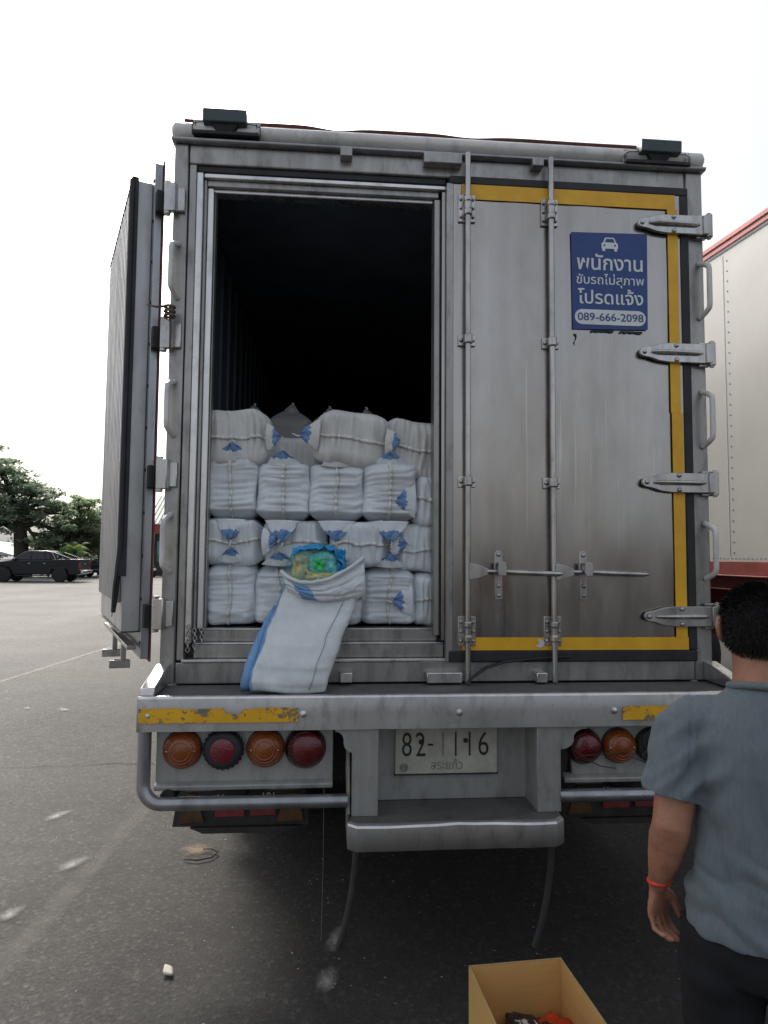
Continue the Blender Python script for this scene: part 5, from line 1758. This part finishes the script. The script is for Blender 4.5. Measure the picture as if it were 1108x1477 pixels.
for x in (-1.68, 1.45):
    for y in (.12, 1.74):
        a, b = wheel_geo((x, y, .42), .42, .27, (0, -1 if y < 1 else 1, 0), 'tyre', 'rim_dark')
        w_ = a.build('wheel', None, pk, smooth=35); b.build('rim', None, w_, smooth=35)
spf = [(-2.25, .35), (-2.30, .60), (-2.15, .78), (-1.2, .92), (-.9, .95), (1.5, .96), (2.15, .92), (2.25, .75), (2.22, .40)]
srf = [(-1.15, .93), (-.35, 1.38), (-.1, 1.43), (.75, 1.42), (1.0, 1.36), (1.75, .95)]
sc_, yys = car('parked_car', (-16.3, 45.2, 0), 4.5, 'car_dark', spf, srf, 1.75, [(-1.4, .32), (1.35, .32)], 'dark saloon car with sky reflection painted pale on its roof, parked behind the black pickup', 'car')
glass_side(sc_, [(-.85, .98), (-.32, 1.33), (.22, 1.36), (.22, .98)], yys, w=1.75)
glass_side(sc_, [(.28, .98), (.28, 1.36), (.85, 1.34), (1.3, .98)], yys, w=1.75)
mb = MB(); mb.mat('car_silver'); mb.box(-.42, .95, .20, 1.55, 1.432, 1.45); mb.box(-1.45, .9, -.005, .0, .55, .60); each(mb, 'roof_sheen_trim', None, sc_, bevel=.005)  # pale roof slab paints in the reflected sky; low strip is side trim
mb = MB(); mb.add([(-1.12, .22, .97), (-1.12, 1.53, .97), (-.38, 1.45, 1.385), (-.38, .30, 1.385)], [(0, 1, 2, 3)]); mb.build('windscreen', 'car_silver', sc_, smooth=0, solid=.02)
mb = MB(); mb.mat('tail_red'); mb.box(2.18, 2.27, .02, .3, .66, .84); mb.box(2.18, 2.27, 1.45, 1.73, .66, .84); each(mb, 'tail_light', None, sc_, bevel=.01)
for x in (-1.4, 1.35):
    for y in (.10, 1.65):
        a, b = wheel_geo((x, y, .32), .32, .2, (0, -1 if y < 1 else 1, 0))
        w_ = a.build('wheel', None, sc_, smooth=35); b.build('rim', None, w_, smooth=35)

# motor scooter by the shop
ms = empty('motor_scooter', (-13.75, 46.5, 0), R(15)); tag(ms, 'small white motor scooter parked in front of the red fascia shop', 'scooter')
for x in (-.6, .6):
    a, b = wheel_geo((x, 0, .28), .28, .1, (0, -1, 0)); w_ = a.build('wheel', None, ms, smooth=35); b.build('rim', None, w_, smooth=35)
mb = MB(); mb.mat('white_paint'); mb.prism([(-.75, .45), (-.45, .60), (-.35, 1.02), (-.28, 1.02), (-.25, .40), (.05, .35), (.15, .55), (.75, .68), (.85, .55), (.55, .42), (.2, .25), (-.3, .28), (-.5, .45)], -.14, .14, 'y'); mb.build('body', None, ms, bevel=.03)
mb = MB(); mb.mat('rubber'); mb.box(.1, .72, -.13, .13, .69, .78); mb.build('seat', None, ms, bevel=.03)
mb = MB(); mb.mat('chrome'); mb.tube([(-.33, -.33, 1.08), (-.34, 0, 1.03), (-.33, .33, 1.08)], .02, 8); mb.build('handlebar', None, ms)

# shop with green roof, kiosk, shed and fence
sh = empty('shop', (-11.6, 50.2, 0)); tag(sh, 'low shop with green metal roof and red fascia seen past the open door', 'building')
mb = MB(); mb.mat('wall_dark'); mb.box(-2.6, 6, .6, 6, 0, 3.4); mb.build('wall', None, sh)
mb = MB(); mb.mat('roof_green'); mb.prism([(-.6, 3.95), (-.6, 4.02), (4.0, 6.6), (9.0, 4.0), (9.0, 3.9), (4.0, 6.5)], -3.0, 6.4, 'x')
for k in range(30): mb.add([(-3+k*.31, -.6, 4.025), (-2.95+k*.31, -.6, 4.06), (-2.95+k*.31, 4.0, 6.64), (-3+k*.31, 4.0, 6.605)], [(0, 1, 2, 3)])
mb.build('roof', None, sh, smooth=0)
mb = MB(); mb.mat('fascia_red'); mb.box(-2.9, 6.3, -.5, -.4, 3.25, 3.95); mb.build('fascia', None, sh)
mb = MB(); mb.mat('wall_dark')
for x in (-2.75, 1.0, 5.0): mb.box(x, x+.18, -.45, -.28, 0, 3.25)
each(mb, 'porch_post', None, sh)
mb = MB(); mb.mat('poster_teal'); mb.box(-2.35, -1.35, .5, .56, 1.1, 2.7); po = mb.build('poster', None, sh)
mb = MB(); mb.mat('poster_green'); mb.box(-2.30, -1.40, .47, .498, 1.15, 1.65); mb.mat('sign_white'); mb.lathe([(.28, 0), (.26, .02)], (-1.85, .5, 2.1), (0, -1, 0), 16); mb.build('printed_picture', None, po)
ki = empty('kiosk', (-17.6, 50.5, 0)); tag(ki, 'small kiosk with a red sign board under the dark trees', 'kiosk')
mb = MB(); mb.mat('wall_dark'); mb.box(-.9, 1.4, .3, 2.3, 0, 2.6); mb.build('wall', None, ki)
mb = MB(); mb.mat('rim_dark'); mb.prism([(-.4, 2.85), (-.4, 2.92), (2.6, 3.15), (2.6, 3.05)], -1.25, 1.7, 'x'); mb.build('roof', None, ki)
mb = MB(); mb.mat('fascia_red'); mb.box(-.8, 1.4, .1, .18, 2.1, 2.75); mb.build('sign_board', None, ki)
mb = MB(); mb.mat('shed_white'); mb.box(-.85, -.1, .24, .29, 1.0, 1.9); mb.build('shutter', None, ki)
fs_ = empty('storage_shed', (-38.6, 62, 0)); tag(fs_, 'long low shed with pale curved roof sheets behind the big tree', 'shed')
mb = MB(); mb.mat('shed_white'); mb.prism([(-9+18*k/14, 1.4+1.6*math.sin(math.pi*k/14)) for k in range(15)], 0, 12, 'y'); mb.build('roof', None, fs_, smooth=60)
mb = MB(); mb.mat('wall_dark')
for k in range(7): mb.box(-9+k*3-.06, -9+k*3+.06, 0, .12, 0, 1.6)
each(mb, 'post', None, fs_)
fe = empty('wire_fence', (-32.6, 52, 0)); tag(fe, 'thin grey wire fence running behind the big tree at the far left', 'fence')
mb = MB(); mb.mat('rim_dark')
for k in range(12): mb.cyl((-10+k*1.6, 0, 0), (-10+k*1.6, 0, 1.5), .04, 6)
each(mb, 'post', None, fe)
mb = MB(); mb.mat('rim_dark')
for z in (.3, .7, 1.1, 1.48): mb.tube([(-10, 0, z), (7.6, 0, z)], .018, 5)
each(mb, 'wire', None, fe)

# ------------------------------------------------------------------ trees
def leaves(mb, c, rad, n, size, rng, droop=0.3, flat=.5):
    for _ in range(n):
        while True:
            d = Vector((rng.uniform(-1, 1), rng.uniform(-1, 1), rng.uniform(-1, 1)))
            if d.length <= 1: break
        p = Vector(c)+Vector((d.x*rad[0], d.y*rad[1], d.z*rad[2]))
        s_ = size*(.6+.8*rng.random())
        u = Vector((rng.uniform(-1, 1), rng.uniform(-1, 1), rng.uniform(-flat, flat)-droop*.4)).normalized()
        v = u.cross(Vector((rng.uniform(-.5, .5), rng.uniform(-.5, .5), 1))).normalized()
        mb.add([p-u*s_, p+v*s_*.45, p+u*s_, p-v*s_*.45], [(0, 1, 2, 3)])
def tree(label, base, h, crown, leafm, seed, n_limb, n_leaf, size, trunk_r, group, lean=0, fork=.35):
    rng = random.Random(seed)
    e = empty('tree', base); tag(e, label, 'tree', group)
    mb = MB(); mb.mat('bark')
    top = Vector((lean, 0, h*fork))
    mb.tube([(0, 0, 0), (lean*.3, 0, h*fork*.35), (lean*.7, 0, h*fork*.7), top, top+Vector((lean*.3, 0, h*.18))], [trunk_r*1.25, trunk_r, trunk_r*.9, trunk_r*.8, trunk_r*.5], 10)
    cl = []
    for (cx_, cy_, cz_, rx, ry, rz) in crown:
        cl.append(((cx_, cy_, cz_), (rx, ry, rz)))
        s0 = top+Vector((0, 0, rng.uniform(-.15, .1)*h*.3))
        mid = s0.lerp(Vector((cx_, cy_, cz_)), .5)+Vector((0, 0, h*.05))
        mb.tube([s0, mid, (cx_, cy_, cz_-rz*.3)], [trunk_r*.42, trunk_r*.28, trunk_r*.10], 7)
        for _ in range(3):
            q = Vector((cx_+rng.uniform(-1, 1)*rx*.8, cy_+rng.uniform(-1, 1)*ry*.8, cz_+rng.uniform(-.2, .8)*rz))
            mb.tube([mid.lerp(Vector((cx_, cy_, cz_)), .4), Vector((cx_, cy_, cz_)).lerp(q, .5), q], [trunk_r*.16, trunk_r*.10, trunk_r*.03], 5)
    mb.build('trunk', None, e, smooth=60)
    mb = MB(); mb.mat(leafm)
    tot = sum(r[0]*r[1]*r[2] for c, r in cl)
    for c, r in cl:
        n = int(n_leaf*(r[0]*r[1]*r[2])/tot)
        k = max(4, n//45)
        for _ in range(k):   # sprays inside the cluster
            while True:
                d = Vector((rng.uniform(-1, 1), rng.uniform(-1, 1), rng.uniform(-1, 1)))
                if .25 < d.length <= 1: break
            sc = Vector(c)+Vector((d.x*r[0], d.y*r[1], d.z*r[2]))
            leaves(mb, sc, (r[0]*.24+.18, r[1]*.24+.18, r[2]*.16+.08), n//k, size, rng)
    mb.build('crown', None, e, smooth=0, fixn=False)
    return e
GT = 'trees at the far edge of the yard'
rg = random.Random(11)
cr = [(-1.5, 0, 6.6, 2.3, 2, 1.0), (-2.0, .5, 7.9, 1.7, 1.6, .8), (-.9, 0, 5.6, 2.6, 2.2, 1.0), (1.3, -.3, 5.3, 1.6, 1.5, .8), (1.2, .4, 4.3, 1.7, 1.5, .7), (-.2, -.5, 4.5, 2.2, 1.8, .8), (-3.6, 0, 6.0, 2.3, 2, 1.2), (-3.2, 0, 4.4, 2.2, 2, .9),
      (-2.6, .2, 8.9, 1.2, 1.2, .55), (2.0, .3, 3.3, 1.3, 1.2, .7), (-1.6, -.6, 3.4, 1.5, 1.3, .6), (.4, .2, 6.1, 1.5, 1.4, .7), (1.0, -.4, 2.7, 1.5, 1.3, .6), (2.3, 0, 4.6, .9, .9, .6), (-5.4, 0, 5.2, 2.0, 2, 1.4)]
tree('big spreading tree with a thick dark trunk behind the pickup', (-21.5, 45.0, 0), 9, cr, 'leaf_big', 5, 0, 19000, .16, .50, GT, -.3, .38)
cr = [(0, 0, 4.6, 1.5, 1.4, 1.0), (-1.0, 0, 3.6, 1.3, 1.2, .9), (1.0, 0, 3.8, 1.2, 1.2, .9), (0, 0, 5.5, .9, .9, .55), (.2, -.3, 2.5, 1.6, 1.2, .8), (-1.4, 0, 5.0, .8, .8, .5), (.9, 0, 5.3, .8, .7, .45)]
tree('mid green bushy tree between the big tree and the open door', (-19.1, 48.5, 0), 6, cr, 'leaf_mid', 9, 0, 10000, .13, .2, GT)
cr = [(0, 0, 4.2, 1.6, 1.5, 1.2), (1.4, 0, 3.4, 1.5, 1.4, 1.1), (-1.2, 0, 3.1, 1.2, 1.2, 1.0), (.4, 0, 5.3, 1.2, 1.1, .8), (1.6, 0, 4.8, 1.1, 1.0, .8), (.3, -.2, 2.0, 1.8, 1.2, .8)]
tree('dark dense evergreen tree right beside the open truck door', (-17.9, 51.5, 0), 6, cr, 'leaf_dark', 14, 0, 12000, .14, .22, GT)
cr = [(0, 0, 2.6, 1.6, 1.2, .9), (1.5, 0, 2.2, 1.4, 1.2, .8), (-1.4, 0, 2.3, 1.3, 1.1, .8), (.5, 0, 3.5, 1.2, 1.1, .7), (2.5, .3, 3.0, 1.1, 1.0, .9), (1.4, -.3, 1.2, 1.8, 1.0, .8), (-.8, -.3, 1.1, 1.4, 1.0, .7)]
tree('low wide olive green tree just behind the pickup cab', (-20.2, 47.0, 0), 4, cr, 'leaf_shrub', 23, 0, 14000, .11, .16, GT, 0, .3)
# palm
pa = empty('palm', (-17.35, 43.0, 0)); tag(pa, 'young lime green palm with arching fronds behind the pickup bed', 'palm')
mb = MB(); mb.mat('bark'); mb.tube([(0, 0, 0), (.03, 0, .8), (0, 0, 1.7)], [.16, .13, .10], 9); mb.build('trunk', None, pa)
mb = MB(); mb.mat('leaf_palm'); rg = random.Random(4)
for k in range(17):
    a = k/17*6.283+rg.uniform(-.2, .2); el = rg.uniform(.2, 1.3); Ln = rg.uniform(1.2, 1.7)
    prev = Vector((0, 0, 1.7))
    for s_ in range(14):
        f = s_/13; ee = el-f*f*1.9
        step = Vector((math.cos(a)*math.cos(ee), math.sin(a)*math.cos(ee), math.sin(ee)))*Ln/14
        nx_ = prev+step
        sd_ = step.cross(Vector((0, 0, 1))).normalized()
        wl = .34*math.sin(math.pi*min(1, .12+f*.9))
        for sg in (-1, 1):
            tip = prev+sd_*sg*wl+step*1.6+Vector((0, 0, -.10*wl/.3))
            mb.add([prev, nx_, tip], [(0, 1, 2)])
        prev = nx_
mb.build('crown', None, pa, smooth=0, fixn=False)
# shrubs behind the vehicles
for i, (x, y, r_, lab) in enumerate(((-20.2, 46.0, 1.0, 'low grey green shrub behind the pickup bonnet and big trunk'), (-18.3, 44.3, 1.1, 'scrubby green shrub behind the pickup cab'), (-16.4, 47.6, 1.0, 'scrubby dry shrub behind the saloon car'))):
    e = empty('shrub', (x, y, 0)); tag(e, lab, 'shrub', 'shrubs behind the parked vehicles')
    rg = random.Random(20+i)
    mb = MB(); mb.mat('bark')
    for k in range(6): mb.tube([(0, 0, 0), (rg.uniform(-.3, .3), rg.uniform(-.3, .3), .7), (rg.uniform(-.7, .7)*r_, rg.uniform(-.5, .5), 1.5)], [.05, .035, .015], 6)
    mb.build('stem', None, e)
    mb = MB(); mb.mat('leaf_shrub' if i != 1 else 'leaf_mid')
    for k in range(34): leaves(mb, (rg.uniform(-1, 1)*r_, rg.uniform(-.7, .7), .3+rg.random()*1.7), (.35, .3, .25), 48, .085, rg)
    mb.build('foliage', None, e, smooth=0, fixn=False)
# far, hardly seen tree line that closes the horizon
mb = MB(); mb.mat('leaf_dark'); rg = random.Random(31)
for k in range(420):
    x = -150+rg.random()*330; y = 150+rg.random()*25
    if rg.random() < .4: x = -150+rg.random()*110
    leaves(mb, (x, y, 1.0+rg.random()*3.2), (2.6, 2, 1.3), 26, .8, rg)
o = mb.build('tree_line', None, None, smooth=0, fixn=False); tag(o, 'far dark line of trees closing the horizon', 'trees', None, 'stuff')
